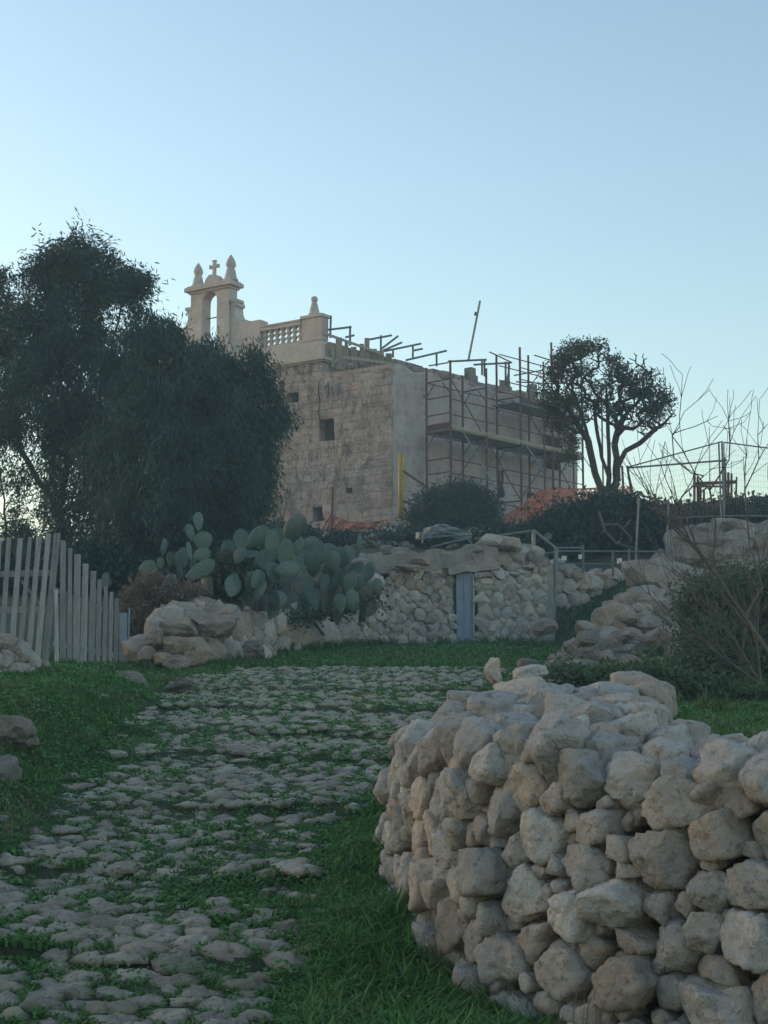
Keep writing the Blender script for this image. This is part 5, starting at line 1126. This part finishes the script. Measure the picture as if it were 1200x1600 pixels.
# bare twiggy shrubs leaning across the right
def shoots(limbs, n_, ln, gen=2, spread=.5, up=.35):
    out = []
    for _ in range(n_):
        l = limbs[RNG.integers(0, len(limbs))]; k = RNG.integers(0, len(l) - 1); f = RNG.uniform(.1, 1); a = np.array(l[k]); b_ = np.array(l[k + 1]); p = a + (b_ - a) * f
        d = (b_ - a) / np.linalg.norm(b_ - a); pl = [p]; dd = d + RNG.normal(0, spread, 3) * np.array([1, .5, 1]) + np.array([0, 0, up])
        for i in range(3): dd = dd / np.linalg.norm(dd); pl.append(pl[-1] + dd * ln * RNG.uniform(.2, .45)); dd = dd + RNG.normal(0, .14, 3) + np.array([0, 0, .08])
        out.append(pl)
    return out + (shoots(out, int(n_ * 1.6), ln * .55, gen - 1, spread, up) if gen > 1 else [])
def bare(label, base, limbs, tips, Y, rt=.0024, step=.12, m=M_twig, jit=.012, pw=.45, cat='shrub'):
    t = empty('bare_shrub', base, label, cat); tv, tf, pos, rad = grow(limbs, tips, step=step, r_tip=rt, n=4, jit=jit, pw=pw, bowk=.05); b0 = np.array(base)
    link('branch', mesh_np('branch', tv - b0, tf, True, m), t, b0)
Yb = 14.0
def pr_(x, y, Y=Yb): return P(840 + .3 * x, 640 + .3 * y, Y)
lim = [[pr_(1250, 1330), pr_(1080, 1080), pr_(960, 900), pr_(800, 700), pr_(720, 500), pr_(640, 280), pr_(560, 170)], [pr_(1150, 1190), pr_(900, 900), pr_(770, 560), pr_(690, 400)], [pr_(960, 900), pr_(860, 760), pr_(680, 560), pr_(590, 430)],
       [pr_(900, 830), pr_(930, 600), pr_(900, 420), pr_(820, 330), pr_(750, 200), pr_(740, 70)], [pr_(800, 700), pr_(640, 560), pr_(520, 300)], [pr_(1200, 1000), pr_(1100, 700), pr_(1080, 420), pr_(1150, 260)], [pr_(700, 480), pr_(800, 380), pr_(860, 200), pr_(960, 60)], [pr_(900, 420), pr_(1000, 260), pr_(1005, 90)],
       [pr_(740, 260), pr_(700, 140), pr_(740, 90)], [pr_(1130, 1160), pr_(980, 980), pr_(780, 900), pr_(640, 800)]]
lim = lim + shoots(lim, 46, .55, 2)
tips_ = []
bare('tall bare leafless shrub with thin forking twigs against the sky at the right edge', pr_(1250, 1330), lim, tips_, Yb)
bare('tangle of grey bare twigs in the weedy bank, lower right of the outcrop', P(1190, 1060, 15.5), (lambda L: L + shoots(L, 60, .7, 2))([[P(1190, 1070, 15.5), P(1150, 1000, 15.5), P(1090, 940, 15.6)], [P(1190, 1070, 15.5), P(1180, 980, 15.5), P(1190, 880, 15.4)], [P(1190, 1070, 15.5), P(1120, 1020, 15.4), P(1070, 980, 15.2)]]), [], 15.5)
bare('fallen pale branch lying in the weeds at the outcrop foot', P(1000, 1030, 19.8), [[P(1040, 1000, 19.8), P(1030, 1025, 19.8), P(1005, 1030, 19.8), P(992, 1010, 19.8)], [P(1042, 1035, 19.8), P(1042, 1000, 19.8)]], [P(RNG.uniform(980, 1045), RNG.uniform(995, 1030), 19.8) for _ in range(8)], 19.8, .006)
bare('low curved dead branch sweeping down beneath the gnarled tree', P(1000, 860, 34.5), [[P(935, 800, 34.5), P(945, 830, 34.5), P(965, 850, 34.5), P(1000, 858, 34.5)], [P(960, 812, 34.5), P(985, 840, 34.5)]], [P(RNG.uniform(930, 1000), RNG.uniform(800, 850), 34.5) for _ in range(5)], 34.5, .02, pw=.3)
bare('thin dead sapling standing against the chapel wall left of the net', P(440, 850, 46), [[P(442, 850, 46), P(441, 810, 46), P(430, 780, 46)], [P(441, 815, 46), P(448, 780, 46)]], [P(440 + RNG.normal(0, 14), RNG.uniform(760, 800), 46) for _ in range(16)], 46, .012)
# dry grass stems in front of the near wall
q = np.vstack([np.stack([RNG.normal(X(px, Y), .05, k_), RNG.normal(Y, .05, k_), RNG.uniform(.5, 1, k_) * h_], 1) for px, Y, k_, h_ in [(700, 5.75, 40, .34), (760, 5.55, 22, .25), (905, 5.0, 14, .45), (690, 5.9, 40, .25), (805, 5.4, 16, .3), (60, 8.6, 20, .4), (20, 8.2, 14, .5), (1010, 9.5, 26, .25), (1100, 8.8, 40, .25), (1180, 8.5, 30, .22)]])
blades(np.stack([q[:, 0], q[:, 1], H(q[:, 0], q[:, 1])], 1), q[:, 2], np.full(len(q), .0016), .5, RNG.uniform(.4, 1, len(q)), M_dry, 'dry_grass')
# thin bluish haze volume, added to lift the dark tones
mb = MB(); mb.box((-270, -40, -16), (540, 0, 0), (0, 400, 0), (0, 0, 34.2)); hz, nt, b = nodes('thin_haze'); nt.nodes.remove(b)
pv = N(nt, 'ShaderNodeVolumePrincipled'); pv.inputs['Color'].default_value = (.62, .86, 1, 1); pv.inputs['Density'].default_value = .0026; pv.inputs['Anisotropy'].default_value = 0
nt.links.new(pv.outputs[0], nt.nodes['Material Output'].inputs['Volume'])
mb.build('haze', hz, kind='stuff')
